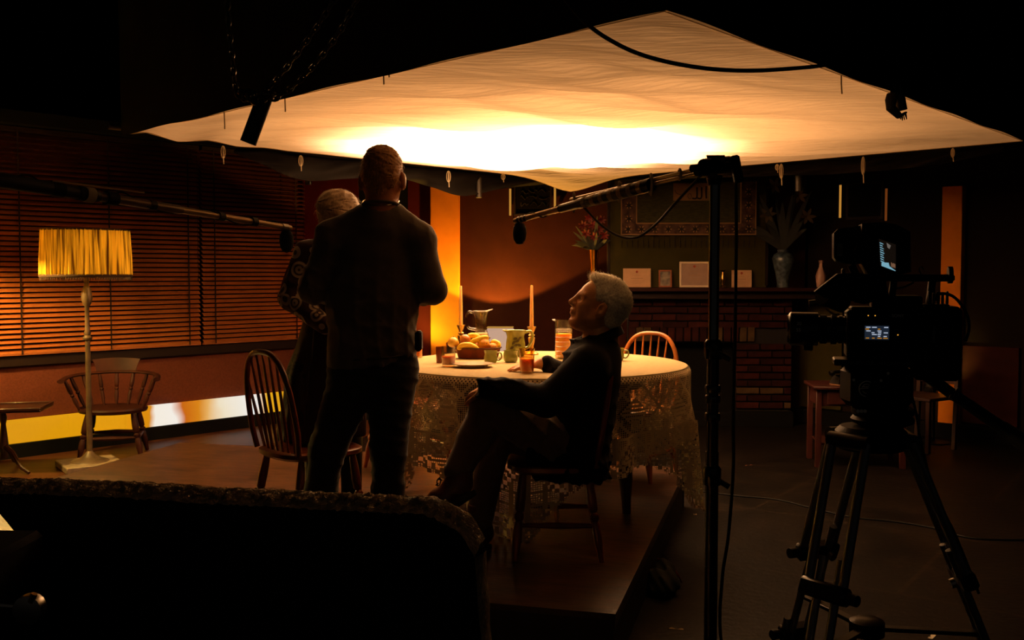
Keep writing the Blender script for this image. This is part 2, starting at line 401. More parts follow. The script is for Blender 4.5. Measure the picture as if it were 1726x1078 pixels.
rp = nt.nodes.new('ShaderNodeValToRGB'); nt.links.new(mr.outputs[0], rp.inputs[0]); cr = rp.color_ramp
stops = [(0, 'd99408'), (.36, 'e29a06'), (.445, 'd98a04'), (.465, 'f7efe0'), (.52, 'f7f0e6'), (.555, 'c8640a'), (.60, 'd88414'), (.64, 'e8b060'), (.69, 'f0e2c4'), (.80, 'f4f2ee'), (.855, 'e8a818'), (1, 'dc9a0a')]
cr.elements[0].color = (*lin(stops[0][1]), 1); cr.elements[0].position = 0; cr.elements[1].position = 1; cr.elements[1].color = (*lin(stops[-1][1]), 1)
for p, c in stops[1:-1]:
    e = cr.elements.new(p); e.color = (*lin(c), 1)
nt.links.new(rp.outputs[0], b.inputs['Emission Color']); b.inputs['Emission Strength'].default_value = .95
ls = thing('light_strip', 'glowing amber and white screen strip along the foot of the left wall', 'screen', PL0, LANG)
tc.object = ls
x = LX0
while x < LX1-.01:
    x2 = min(x+.5, LX1); MB().box(((x+x2)/2, -.02, .215), (x2-x-.002, .06, .19)).build('screen_panel', ms, ls); x = x2
# venetian blinds over the left wall
M_SLAT = mat('blind_slat', '8a4c20', .5, var=.12, vscale=4, spec=.3)
def blind(x0, x1, label):
    t = thing('venetian_blind', label, 'blind', PL0, LANG, 'blinds over the left wall'); L = x1-x0
    sl = MB(); a = math.radians(38); n = 5
    sl.grid(lambda u, v: (x0+L*u, -.06+(v-.5)*.048*math.cos(a), (v-.5)*.048*math.sin(a)+.004*math.cos((v-.5)*PI)), 2, n)
    o0 = sl.build('slat', M_SLAT, t); me = o0.data; z = .865; o0.location = (0, 0, z); k = 0
    while z+.0415 < 2.62:
        z += .0415; o = link('slat', me, t, (0, 0, z), (random.gauss(0, .006), 0, 0))
    MB().box(((x0+x1)/2, -.06, .842), (L, .035, .02), bev=.004).build('bottom_rail', M_SLAT, t)
    MB().box(((x0+x1)/2, -.06, 2.655), (L, .05, .04), bev=.004).build('head_rail', M_DARKW, t)
    m = max(2, int(L/.75)+1)
    for i in range(m):
        xx = x0+.12+(L-.24)*i/(m-1); MB().box((xx, -.088, 1.74), (.012, .002, 1.8)).build('ladder_tape', M_DARKW, t)
    MB().tube([(x1-.03, -.095, 2.6), (x1-.03, -.095, 1.5), (x1-.03, -.095, 1.42)], [.002, .002, .006], 6).build('pull_cord', M_DARKW, t)
def left_x(px):
    q = (px-863)/F_PX; u = (math.cos(LANG), math.sin(LANG)); return (q*PL0.y-PL0.x)/(u[0]-q*u[1])
xb = left_x(333)
blind(LX0+.02, xb-.015, 'wide amber-lit venetian blind behind the fringed floor lamp')
blind(xb+.015, left_x(508), 'dark narrow venetian blind right of the black gap in the left window')

# back wall: local x to the right, +y away from the camera
A = Vector((-2.12, 10.21, 0)); C = Vector((2.95, 10.0, 0)); BANG = math.atan2(C.y-A.y, C.x-A.x)
BU = (C-A).normalized()
def bx(px, off=0.):                               # photo column -> distance along the back wall (off = metres in front of it)
    q = (px-863)/F_PX; o = A+Vector((BU.y, -BU.x, 0))*off; return (q*o.y-o.x)/(BU.x-q*BU.y)
def bz(px, py, off=0.):
    s = bx(px, off); p = A+BU*s+Vector((BU.y, -BU.x, 0))*off; return at(px, py, p.y).z
def bpt(s, off, z): return A+BU*s+Vector((BU.y, -BU.x, 0))*off+Vector((0, 0, z))
LB = (C-A).length; HB = 2.75
wb = struct('wall_back', MB().box((LB/2, .1, HB/2), (LB, .12, HB)), M_WALLB, A, BANG)
struct('baseboard_back', MB().box((LB/2, -.0, .07), (LB, .12, .14)), M_BLACK, A, BANG)
def pier(px0, px1, name, m, dep=.12, z1=HB, z0=.12):
    x0, x1 = bx(px0), bx(px1); return MB().box(((x0+x1)/2, .04-dep/2, (z0+z1)/2), (x1-x0, dep, z1-z0), bev=.004).build(name, m, wb)
M_RED = mat('red_wall_paint', '451006', .85, spec=.08, var=.08, vscale=6)
pier(512, 606, 'red_pilaster', M_RED, .06)
pier(606, 688, 'dark_recess_panel', M_BLACK, .05)  # flat black panel, the dark of a doorway recess put into colour
pier(688, 727, 'red_wall_panel', M_RED, .05)
pier(727, 775, 'amber_pilaster', M_PIL, .10)
# corner and right wall
RANG = math.radians(-43); RD = Vector((math.cos(RANG), math.sin(RANG), 0))
M_RWALL = mat('dim_olive_brown_paint', '180f08', .85, spec=.08, var=.2, vscale=2)
wr = struct('wall_right', MB().box((2.6, .1, HB/2), (5.2, .12, HB)), M_RWALL, C, RANG)
struct('baseboard_right', MB().box((2.6, 0, .07), (5.2, .12, .14)), M_BLACK, C, RANG)
def rx(px): 
    q = (px-863)/F_PX; return (q*C.y-C.x)/(RD.x-q*RD.y)
def rz(px, py): return at(px, py, (C+RD*rx(px)).y).z
x0, x1 = rx(1588), rx(1622)
MB().box(((x0+x1)/2, 0, 1.2), (x1-x0, .1, 2.16), bev=.004).build('amber_pilaster', M_PIL, wr)
x0, x1 = rx(1600), rx(1720)
MB().box(((x0+x1)/2, .03, .5), (x1-x0, .06, .7), bev=.004).build('red_panel', mat('red_panel_paint', '2c0d06', .7, spec=.08, var=.2, vscale=5), wr)
x0, x1 = rx(1342), rx(1420)
MB().box(((x0+x1)/2, .03, .75), (x1-x0, .05, 1.2), bev=.004).build('olive_panel', M_GREEN, wr)

# ------------------------------------------------------------------ stage platform
K = Vector((.38, 3.6, 0)); PH = .25; PA = Vector((.26, .966, 0)); PB = Vector((-.966, .26, 0))
M_DECK = mat('worn_deck_board', '543520', .34, var=.42, vscale=5, stretch=(1, 5, 1), bump=.18, bscale=18, color2='2c1b10', spec=.5)
M_DECKS = mat('deck_frame', '1c1009', .6, var=.3, vscale=5)
plat = thing('stage_platform', 'low brown wooden stage platform under the table', 'platform', K, math.atan2(-PB.y, -PB.x))
PW, PD = 3.7, 2.85                                 # local -x runs left, +y away
for i, (xa, xb2) in enumerate(((0, 1.24), (1.24, 2.46), (2.46, PW))):
    for ya, yb in ((0, 1.28), (1.28, PD)):
        MB().box((-(xa+xb2)/2, (ya+yb)/2, PH-.012), (xb2-xa, yb-ya, .024)).build('deck_board', M_DECK, plat)
MB().box((-PW/2, .03, PH/2-.012), (PW-.02, .03, PH-.026)).build('front_board', M_DECKS, plat)
MB().box((-PW/2, PD-.03, PH/2-.012), (PW-.02, .03, PH-.026)).build('back_board', M_DECKS, plat)
MB().box((-.03, PD/2, PH/2-.012), (.03, PD-.1, PH-.026)).build('side_board', M_DECKS, plat)
MB().box((-PW+.03, PD/2, PH/2-.012), (.03, PD-.1, PH-.026)).build('side_board', M_DECKS, plat)
MB().box((-.008, PD/2, PH-.03), (.012, PD, .055), bev=.003).build('edge_trim', mat('edge_trim', '38200f', .4, var=.3, vscale=9), plat)
# wooden floor sheet between the platform and the left wall
wf = MB(); q = [(-7.2, 4.4), (-3.6, 4.4), (-2.55, 7.55), (-.6, 10.0), (-2.15, 10.15), (-6.15, 5.7)]
struct('floor_board', MB().add([(x, y, .006) for x, y in q]+[(x, y, 0) for x, y in q], [tuple(range(6)), tuple(range(11, 5, -1))]+[(i, i+6, (i+1) % 6+6, (i+1) % 6) for i in range(6)]), M_WFLOOR, (0, 0, 0), 0)

# ------------------------------------------------------------------ diffusion silk over the table
SL, SN, SR, SF = [atz(px, py, SILK_H) for px, py in ((218, 225), (1120, 18), (1724, 237), (962, 304))]
M_SILK = translucent('silk_cloth', 'e9d9c0', .62, bump=.7, bscale=5, stretch=(1.2, 6, 1))
silk = thing('diffusion_silk', 'large glowing white silk sheet stretched flat above the table', 'silk', (SN+SL+SR+SF)/4)
def silk_pt(u, v):                                 # u near->left side, v near->right side
    p = SN*(1-u)*(1-v)+SL*u*(1-v)+SR*(1-u)*v+SF*u*v
    e = min(u, 1-u, v, 1-v); s = u+v; d = u-v
    m = min(1, e*9)
    z = -.05*math.sin(PI*u)*math.sin(PI*v)
    z += m*1.6*(.010*math.sin(26*s+5*math.sin(3.1*d)+2*d)+.007*math.sin(47*s+4*math.sin(2.3*d+1)-9*d)+.004*math.sin(90*s+8*math.sin(4*d))+.010*math.sin(17*s-7*d))
    z += .02*math.exp(-((1-u)**2+v**2)*30)*math.sin(60*(v+.3*(1-u)))
    z -= .10*math.exp(-((1-u)**2+(1-v)**2)*90)
    return p+Vector((0, 0, z))
sk = MB(); sk.grid(silk_pt, 150, 150); sk.build('cloth', M_SILK, silk, world=True, angle=180)
M_HEM = translucent('silk_hem', 'd8c6a8', .35)
for a, b2 in (((1, 0), (1, 1)), ((0, 1), (1, 1)), ((0, 0), (1, 0)), ((0, 0), (0, 1))):
    pts = [silk_pt(a[0]+(b2[0]-a[0])*i/40, a[1]+(b2[1]-a[1])*i/40) for i in range(41)]
    h = MB(); vs = []
    for p in pts: vs += [p+Vector((0, 0, -.004)), p+Vector((0, 0, .045))]
    h.add(vs, [(2*i, 2*i+1, 2*i+3, 2*i+2) for i in range(40)]); h.build('hem', M_HEM, silk, world=True)
# pipe frame round the silk
fr = thing('pipe_frame', 'square pipe frame that carries the silk', 'frame', (SN+SL+SR+SF)/4)
cen = (SN+SL+SR+SF)/4
def outp(p, d): q = p-cen; q.z = 0; return p+q.normalized()*d
M_PIPE = mat('dull_pipe', '4a4642', .45, metal=.7, var=.2, vscale=12)
for a, b2, oo, zz in ((SL, SF, .13, .05), (SR, SF, .13, .05), (SN, SL, .0, .14), (SN, SR, .0, .14)):
    MB().tube([outp(a, oo)+Vector((0, 0, zz)), outp(b2, oo)+Vector((0, 0, zz))], .024, 12).build('pipe', M_PIPE, fr, world=True)
def stub(px, py0, py1, Y, r=.026):
    MB().tube([at(px, py0, Y), at(px+1, py1, Y)], r, 12).build('upright_pipe', M_PIPE, fr, world=True)
stub(519, 262, 311, 7.6); stub(806, 288, 333, 8.6); stub(1345, 272, 322, 7.9)
def edge_depth(a, b, px):
    q = (px-863)/F_PX; d = b-a; t = (q*a.y-a.x)/(d.x-q*d.y); return a+d*t
# cloth ties hanging from the silk's edges
M_TIE = mat('tie_tape', 'c9b89b', .9)
def tie(px, py, ln, E, loop=True, k=0):
    Y = edge_depth(*E, px).y-.02; p = at(px, py, Y); s = Y/F_PX; m = MB()
    m.tube([p, p+Vector((.3*s, 0, -.5*ln*s)), p+Vector((1*s, -.005, -ln*s))], .0035, 5)
    m.build('tie', M_TIE, silk, world=True)
    if loop:
        for sg in (-1, 1):
            m = MB(); m.tube([p+Vector((sg*3.2*s*math.sin(a)*(1 if a < PI else .15), .004*sg, -ln*s*.34*(1-math.cos(a)))) for a in np.linspace(0, 2*PI, 17)], .0032, 5); m.build('tie_loop', M_TIE, silk, world=True)
EL, ER, EN, EM = (SL, SF), (SR, SF), (SN, SL), (SN, SR)
for a in ((376, 246, 30), (507, 262, 26), (756, 288, 27), (848, 293, 14)): tie(*a, EL)
for a in ((1317, 276, 36), (1455, 264, 44), (1606, 250, 22), (1310, 277, 14)): tie(*a, ER)
for a in ((378, 187, 30), (480, 158, 30), (646, 106, 36), (655, 104, 26), (847, 64, 13)): tie(*a, EN, a[0] in (655, 847))
tie(1418, 124, 34, EM, False)
# black skirts boxing in the lamp above the silk
M_DUV = mat('black_duvetyne', '060504', .8, spec=.12, bump=.4, bscale=6)
def skirt(a, b2, label, z0=.0, z1=1.75):
    a2, b3 = outp(a, .05), outp(b2, .05); L = (b3-a2).length; n = (b3-a2).normalized().cross(Vector((0, 0, 1)))
    t = thing('black_skirt', label, 'cloth', (a2+b3)/2, 0, 'black skirts round the silk frame'); m = MB()
    def f(u, v):
        p = a2+(b3-a2)*u; return p+n*(.02*v*math.sin(u*L*7+2*math.sin(v*3))*(.3+v)+.012*v*math.sin(u*L*17+v*5))+Vector((0, 0, -.012+z0+(z1-z0)*v+.004*math.sin(u*31)*(1-v)))
    m.grid(f, 90, 14); m.build('cloth', M_DUV, t, world=True, angle=180)
skirt(SN, SL, 'black cloth skirt rising from the near left edge of the silk')
skirt(SN, SR, 'black cloth skirt rising from the near right edge of the silk')
skirt(SL, SF, 'black cloth skirt behind the far left edge of the silk')
skirt(SR, SF, 'black cloth skirt behind the far right edge of the silk')
MB().grid(lambda u, v: outp(SN, .2)*(1-u)*(1-v)+outp(SL, .2)*u*(1-v)+outp(SR, .2)*(1-u)*v+outp(SF, .2)*u*v+Vector((0, 0, 1.8+.03*math.sin(9*u)*math.sin(7*v))), 20, 20).build('black_top_cloth', M_DUV)
tag(bpy.data.objects['black_top_cloth'], 'black cloth lid closing the box over the silk', 'cloth')
# swags of dark cloth hanging below the far edges
M_SWAG = mat('charcoal_drape', '1c1815', .8, spec=.1, bump=.3, bscale=9)
def swag(pts, label, E, dy=.16):
    t0 = pts[0]; Y0 = edge_depth(*E, t0[0]).y+dy; t = thing('dark_drape', label, 'drape', at(t0[0], t0[1], Y0)); m = MB()
    top = spline([at(px, py, edge_depth(*E, px).y+dy) for px, py, _ in pts], 10); bot = spline([at(px, pb, edge_depth(*E, px).y+dy) for px, _, pb in pts], 10); n = len(top)
    def f(u, v):
        i = min(int(u*(n-1)+.5), n-1); p = top[i].lerp(bot[i], v); return p+Vector((0, .04*math.sin(v*7+u*22)*v+.03*math.sin(u*40+v*4), 0))
    m.grid(f, n, 10); m.build('cloth', M_SWAG, t, world=True, angle=180)
swag([(395, 246, 258), (440, 250, 276), (495, 257, 300), (540, 262, 304), (600, 268, 300), (680, 276, 303), (725, 280, 314), (780, 285, 330), (850, 292, 318), (930, 298, 308), (960, 302, 306)], 'charcoal cloth swagged under the far left edge of the silk', EL)
swag([(985, 302, 306), (1060, 296, 303), (1200, 285, 299), (1330, 272, 296), (1450, 262, 290), (1560, 252, 280), (1690, 240, 256)], 'dark cloth hanging under the far right edge of the silk', ER)
# ================================================================== practical lamps of the set, plus added lamps
M_SHADE = translucent('pleated_shade', 'd8a828', .2)
nt = M_SHADE.node_tree; tc = nt.nodes.new('ShaderNodeTexCoord'); mp = nt.nodes.new('ShaderNodeMapping'); mp.inputs['Scale'].default_value = (26, 26, 1.2); nz = nt.nodes.new('ShaderNodeTexNoise'); nz.inputs['Scale'].default_value = 1.6; rp = nt.nodes.new('ShaderNodeValToRGB')
rp.color_ramp.elements[0].position = .36; rp.color_ramp.elements[0].color = (*lin('5c3a08'), 1); rp.color_ramp.elements[1].position = .56; rp.color_ramp.elements[1].color = (*lin('e8c040'), 1)
nt.links.new(tc.outputs['Object'], mp.inputs[0]); nt.links.new(mp.outputs[0], nz.inputs['Vector']); nt.links.new(nz.outputs['Fac'], rp.inputs[0])
for n_ in nt.nodes:
    if n_.type in ('BSDF_DIFFUSE', 'BSDF_TRANSLUCENT'): nt.links.new(rp.outputs[0], n_.inputs[0])
def floor_lamp(label, loc, glow, shade_r=.32, hs=1., bulb=1.57):
    t = thing('floor_lamp', label, 'lamp', loc)
    M_POLE = mat('aged_cream_pole', '5a4830', .45, var=.3, vscale=14, metal=.2)
    MB().box((0, 0, .025), (.42, .42, .05), Matrix.Rotation(.62, 3, 'Z'), bev=.006).build('base', mat('pale_stone_base', '84745a', .6, var=.25, vscale=20), t)
    MB().lathe([(.14, .05), (.13, .06), (.08, .075), (.045, .1), (.022, .13)], n=24).build('foot', M_POLE, t)
    MB().lathe([(.021, .1), (.02, .7), (.018, .98), (.032, .985), (.036, 1.0), (.022, 1.02), (.026, 1.04), (.018, 1.06), (.016, 1.24), (.03, 1.26), (.042, 1.30), (.034, 1.36), (.018, 1.40), (.02, 1.47), (.034, 1.49), (.02, 1.51), (.012, 1.56), (.012, 1.70)], n=16).build('pole', M_POLE, t)
    for k in range(3):
        a = k*2*PI/3+.4; c, s = math.cos(a), math.sin(a)
        MB().tube([(.01*c, .01*s, 1.49), (.08*c, .08*s, 1.465), (.13*c, .13*s, 1.49), (.12*c, .12*s, 1.52)], .006, 6).build('arm', M_BRASS, t)
    n = 144; m = MB(); vs = []; z0, z1 = 1.475, 1.82
    for z, r in ((z0, shade_r), ((z0+z1)/2, shade_r*.985), (z1, shade_r*.955)):
        for j in range(n):
            a = 2*PI*j/n; rr = r+(.009 if j % 2 else -.007)*(.6+.8*abs(math.sin(j*2.3))); vs.append((rr*math.cos(a), rr*math.sin(a), z))
    m.add(vs, [(k*n+j, k*n+(j+1) % n, (k+1)*n+(j+1) % n, (k+1)*n+j) for k in (0, 1) for j in range(n)])
    sh = m.build('shade', M_SHADE, t, smooth=False)
    dk = mat('brown_trim', '3a2312', .9)
    MB().tube([(shade_r*.962*math.cos(a), shade_r*.962*math.sin(a), z1) for a in np.linspace(0, 2*PI, 48, endpoint=False)], .009, 6, closed=True).build('top_band', dk, sh)
    MB().tube([(shade_r*1.005*math.cos(a), shade_r*1.005*math.sin(a), z0) for a in np.linspace(0, 2*PI, 48, endpoint=False)], .012, 6, closed=True).build('bottom_band', dk, sh)
    fg = MB()
    for j in range(110):
        a = 2*PI*j/110; r = shade_r*1.01; l = .022+.012*random.random(); p = Vector((r*math.cos(a), r*math.sin(a), z0-.005)); fg.tube([p, p+Vector((0, 0, -l))], .003, 4)
    fo = fg.build('fringe', dk, sh); fo['kind'] = 'stuff'
    MB().ball((0, 0, bulb+.09), (.03, .03, .032)).build('bulb', emat('bulb_glow', 'ffd9a0', 4), t)
    l = lamp('floor_lamp_light', 'POINT', (loc[0], loc[1]-.0, loc[2]+bulb*hs), glow, (1., .62, .16), shadow_soft_size=.05)
    MB().tube([(.05, .1, 1.47), (.05, .1, 1.40)], .0015, 4).build('pull_chain', M_BRASS, t)
    t.scale = (1, 1, hs); return t
LAMP1 = atz(152, 789, 0); LAMP1.z = .006
floor_lamp('pleated yellow floor lamp with a fringed shade on a pale square base', LAMP1, 19)
LAMP2 = Vector((-3.885, 6.95, 0)); LAMP2.z = .006
lp2 = floor_lamp('pleated floor lamp standing at the left edge by the small table', LAMP2, 400, .27, 1.12, 1.515)

def spot(name, loc, target, power, col, size, blend=.1, r=.03):
    o = lamp(name, 'SPOT', loc, power, col, spot_size=size, spot_blend=blend, shadow_soft_size=r)
    d = Vector(target)-Vector(loc); o.rotation_euler = d.to_track_quat('-Z', 'Y').to_euler(); return o
M_CAN = mat('lamp_can', '17130f', .5, metal=.3)
def can(label, p, target, r=.055, ln=.14):
    p = Vector(p); d = (Vector(target)-p).normalized(); t = thing('uplight_can', label, 'lamp', (p.x, p.y, 0)); R = d.to_track_quat('Z', 'Y').to_matrix()
    m = MB(); m.lathe([(r*.7, -ln), (r, -ln*.85), (r, .005), (r*.9, .005), (r*.86, -.03), (.001, -.05)], p-d*.01, 18, R); m.build('housing', M_CAN, t, world=True)
    return t
# uplighter on the sideboard: its cone makes the scallop on the brown wall
sU = bx(842); pU = bpt(sU, .35, .985)
spot('uplight_cone', pU, pU+Vector((0, 0, 1)), 180, (1., .45, .05), math.radians(125), .1, .02)
# small lamp low by the amber pilaster
pP = bpt(bx(702), .40, .80); tP = bpt(bx(750), 0, 1.16)
spot('pilaster_lamp_light', pP, tP, 30, (1., .80, .12), math.radians(95), .8, .03)
can('small black wash lamp on a post before the amber pilaster', pP-(tP-pP).normalized()*.03, tP)
pr = bpt(bx(560), .9, .5); tr = bpt(bx(555), 0, 1.5)
spot('added_red_light', pr, tr, 30, (1., .12, .02), math.radians(62), .9, .03)  # added red lamp, strengthens the red on the wall
can('small black lamp on a post, added to redden the red pilaster', pr-(tr-pr).normalized()*.03, tr)
for q, nm in ((pP-(tP-pP).normalized()*.03, 'uplight_can'), (pr-(tr-pr).normalized()*.03, 'uplight_can.001')):
    o = bpy.data.objects[nm]; MB().tube([(0, 0, .0), (0, 0, q.z-.06)], .012, 8).build('post', M_BLKMET, o); MB().lathe([(.14, 0), (.14, .012), (.02, .02)], n=20).build('foot', M_BLKMET, o)
# right pilaster wash
xm = rx(1604); pq = C+RD*xm+Vector((-RD.y, RD.x, 0))*-.35+Vector((0, 0, .56)); tq = C+RD*xm+Vector((0, 0, .74))
spot('right_pilaster_light', pq, tq, 7, (1., .80, .15), math.radians(80), .8, .02)
can('small black wash lamp before the pilaster on the right wall', pq-(tq-pq).normalized()*.03, tq)
o = bpy.data.objects['uplight_can.002']; MB().tube([(0, 0, 0), (0, 0, .5)], .012, 8).build('post', M_BLKMET, o); MB().lathe([(.14, 0), (.14, .012), (.02, .02)], n=20).build('foot', M_BLKMET, o)

wlp = Vector((-3.4, .9, 3.6)); wk = thing('work_light', 'added unseen fill lamp hung from the ceiling behind the camera', 'lamp', wlp)
Rw = (Vector((.4, 3.6, 1.2))-wlp).to_track_quat('-Z', 'Y').to_matrix()
MB().lathe([(.27, -.01), (.29, .02), (.27, .1), (.08, .2), (.001, .2)], (0, 0, 0), 24, Rw).build('housing', M_CAN, wk)
MB().tube([(0, 0, .12), (0, 0, 1.4)], .02, 10).build('drop_pole', M_BLKMET, wk)
# ================================================================== chairs and table
M_CHAIR = mat('varnished_chair_wood', '7a381a', .3, var=.3, vscale=10, stretch=(1, 1, .25), coat=.3)
M_CHAIR_LIT = mat('lit_chair_wood', '9a5a22', .3, var=.25, vscale=10, stretch=(1, 1, .25), coat=.3)  # lighter copy of the chair wood, orange light put into its colour
def turned(m, a, b, r, n=10):
    a, b = Vector(a), Vector(b); pr = [(0, .8), (.12, 1.05), (.3, 1.25), (.42, 1.15), (.45, .7), (.48, 1.2), (.52, 1.2), (.55, .75), (.6, 1.05), (.75, 1.15), (.9, .8), (1, .7)]
    m.tube([a.lerp(b, t) for t, _ in pr], [r*k for _, k in pr], n)
def windsor(label, m, loc, face, sh=.43, hoop=.9, group='hoop-back chairs round the table'):
    """faces local +y; face = direction angle of the front"""
    t = thing('windsor_chair', label, 'chair', loc, face-PI/2, group)
    s = MB(); prof = []
    N = 40; out = []
    for j in range(N):
        a = 2*PI*j/N; c, q = math.cos(a), math.sin(a); e = .62
        x = .225*abs(c)**e*math.copysign(1, c); y = .215*abs(q)**e*math.copysign(1, q); x *= 1-.12*(q < 0)*abs(q); out.append((x, y))
    vs = []; fs = []
    rings = [(.0, -.022), (.55, -.020), (.93, -.004), (1., -.012), (1., -.03), (.9, -.045), (.0, -.045)]
    for k, z in rings:
        for x, y in out: vs.append((x*k, y*k, sh+z))
    for i in range(len(rings)-1):
        for j in range(N): fs.append((i*N+j, i*N+(j+1) % N, (i+1)*N+(j+1) % N, (i+1)*N+j))
    s.add(vs, fs); s.build('seat', m, t)
    feet = {}
    for sx in (-1, 1):
        for sy in (-1, 1):
            a = Vector((sx*.15, sy*.14, sh-.04)); b = Vector((sx*.205, sy*(.175 if sy > 0 else .20), 0)); g = MB(); turned(g, a, b, .018); g.build('leg', m, t); feet[sx, sy] = (a, b)
    mid = {}
    for sx in (-1, 1):
        p, q = [feet[sx, sy][0].lerp(feet[sx, sy][1], .6) for sy in (-1, 1)]; g = MB(); g.tube([p, p.lerp(q, .5), q], [.009, .015, .009], 8); g.build('stretcher', m, t); mid[sx] = p.lerp(q, .5)
    g = MB(); g.tube([mid[-1], mid[-1].lerp(mid[1], .5), mid[1]], [.009, .014, .009], 8); g.build('stretcher', m, t)
    lean = .17
    def hp(u):                                      # u 0..1 along the hoop
        a = PI*(1-u); x = .205*math.copysign(abs(math.cos(a))**.7, math.cos(a)); h = math.sin(a)**.62*(hoop-sh); return Vector((x*(1-.1*(h < .05)), -.175-lean*h*.95, sh-.012+h))
    g = MB(); g.tube([hp(i/40) for i in range(41)], .0135, 10); g.build('hoop', m, t)
    for i in range(7):
        f = (i-3)/3; x = .135*f; top = min([hp(k/80) for k in range(81)], key=lambda p: abs(p.x-.172*f)+(0 if p.z > sh+.2 else 9)); b = Vector((x, -.16-.012*(1-f*f), sh-.02)); g = MB()
        g.tube([b, b.lerp(top, .35), b.lerp(top, .7), top], [.0065, .009, .007, .005], 7); g.build('spindle', m, t)
    return t
PZ = PH
CHB = Vector((.195, 4.47, PZ))
windsor('hoop-back chair at the left with an empty seat, beside the couple', M_CHAIR, Vector((-.97, 4.74, PZ)), math.radians(44))
windsor('hoop-back chair under the seated man in the dark jacket', M_CHAIR, CHB, math.radians(178), sh=.42, hoop=.88)
windsor('honey-lit hoop-back chair at the far right of the table', M_CHAIR_LIT, Vector((.75, 6.12, PZ)), math.radians(236), hoop=.88)
windsor('hoop-back chair at the far left of the table before the amber pilaster', M_CHAIR, Vector((-.66, 6.35, PZ)), math.radians(-48), hoop=.92)
# captain's chair by the left wall
def captain(label, loc, face):
    m = mat('dark_captain_wood', '30130a', .55, spec=.15, var=.3, vscale=9, stretch=(1, 1, .3)); t = thing('captain_chair', label, 'chair', loc, face-PI/2); sh = .40
    s = MB(); s.lathe([(.001, sh-.012), (.2, sh-.004), (.262, sh), (.27, sh-.015), (.262, sh-.035), (.22, sh-.045), (.001, sh-.045)], n=36, sy=.9); s.build('seat', m, t)
    F = {}
    for sx in (-1, 1):
        for sy in (-1, 1):
            a = Vector((sx*.17, sy*.15, sh-.03)); b = Vector((sx*.235, sy*.21, 0)); g = MB(); turned(g, a, b, .022); g.build('leg', m, t); F[sx, sy] = a.lerp(b, .55)
    for sx in (-1, 1): g = MB(); g.tube([F[sx, -1], F[sx, -1].lerp(F[sx, 1], .5), F[sx, 1]], [.01, .018, .01], 8); g.build('stretcher', m, t)
    for sy in (-1, 1): g = MB(); g.tube([F[-1, sy], F[-1, sy].lerp(F[1, sy], .5), F[1, sy]], [.01, .02, .01], 8); g.build('stretcher', m, t)
    def ap(a): return Vector((.335*math.cos(a)*(1+.05*abs(math.cos(a))), .05-.30*math.sin(a) if 0 < a < PI else .05+.1, .645+.02*math.sin(a)))
    arm = [Vector((-.36, .19, .635))]+[ap(PI-PI*i/24) for i in range(1, 24)]+[Vector((.36, .19, .635))]
    g = MB(); g.tube(arm, [.03]+[.024]*23+[.03], 10, flat=.55); g.build('arm_rail', m, t)
    c = MB()
    def cr(u, v):
        a = PI*(.35+.3*u); w2 = 1+.22*v*v; p = ap(a); return Vector((p.x*w2, p.y-.012-.03*v, (.655+.115*v)+.012*math.sin(PI*u)*v))
    c.grid(cr, 24, 8); c.grid(lambda u, v: cr(u, v)+Vector((0, .024, 0)), 24, 8)
    c.grid(lambda u, v: cr(u, 1)+Vector((0, .024*v, 0)), 24, 2); c.grid(lambda u, v: cr(u, 0)+Vector((0, .024*v, 0)), 24, 2)
    for uu in (0, 1): c.grid(lambda u, v: cr(uu, v)+Vector((0, .024*u, 0)), 2, 8)
    c.build('crest', m, t)
    for i in range(9):
        a = PI*(-.02+1.04*i/8); a2 = min(max(a, .05), PI-.05); top = ap(a2); b = Vector((.235*math.cos(a2), .02-.205*math.sin(a2), sh-.01))
        if i in (0, 8): top = Vector((math.copysign(.34, math.cos(a2)), .13, .635)); b = Vector((math.copysign(.24, math.cos(a2)), .09, sh-.01))
        g = MB(); turned(g, top, b, .0145, 8); g.build('spindle', m, t)
captain("dark captain's chair with turned spindles behind the floor lamp", Vector((-3.27, 8.12, .006)), math.radians(-76))
# small tripod table at the left edge
tp = atz(12, 770, 0); tt = thing('tripod_table', 'small dark tripod table with a rimmed top at the left edge', 'table', (-3.83, 7.45, .006))
MTT = mat('mahogany', '301509', .35, var=.25, vscale=9, coat=.3)
MB().box((0, 0, .475), (.62, .40, .018), Matrix.Rotation(.2, 3, 'Z'), bev=.004).build('top', MTT, tt)
for sx, sy, lx, ly in ((0, .195, .62, .018), (0, -.195, .62, .018), (.302, 0, .018, .40), (-.302, 0, .018, .40)):
    R = Matrix.Rotation(.2, 3, 'Z'); MB().box(R @ Vector((sx, sy, .49)), (lx, ly, .02), R, bev=.003).build('rim', MTT, tt)
MB().lathe([(.05, .465), (.05, .45), (.02, .44), (.028, .40), (.018, .36), (.03, .25), (.034, .2), (.02, .16), (.03, .12), (.03, .1)], n=14).build('stem', MTT, tt)
for k in range(3):
    a = k*2*PI/3-.45; c, s = math.cos(a), math.sin(a); MB().tube([(.02*c, .02*s, .19), (.09*c, .09*s, .15), (.18*c, .18*s, .05), (.27*c, .27*s, .012)], [.02, .02, .016, .012], 8).build('leg', MTT, tt)

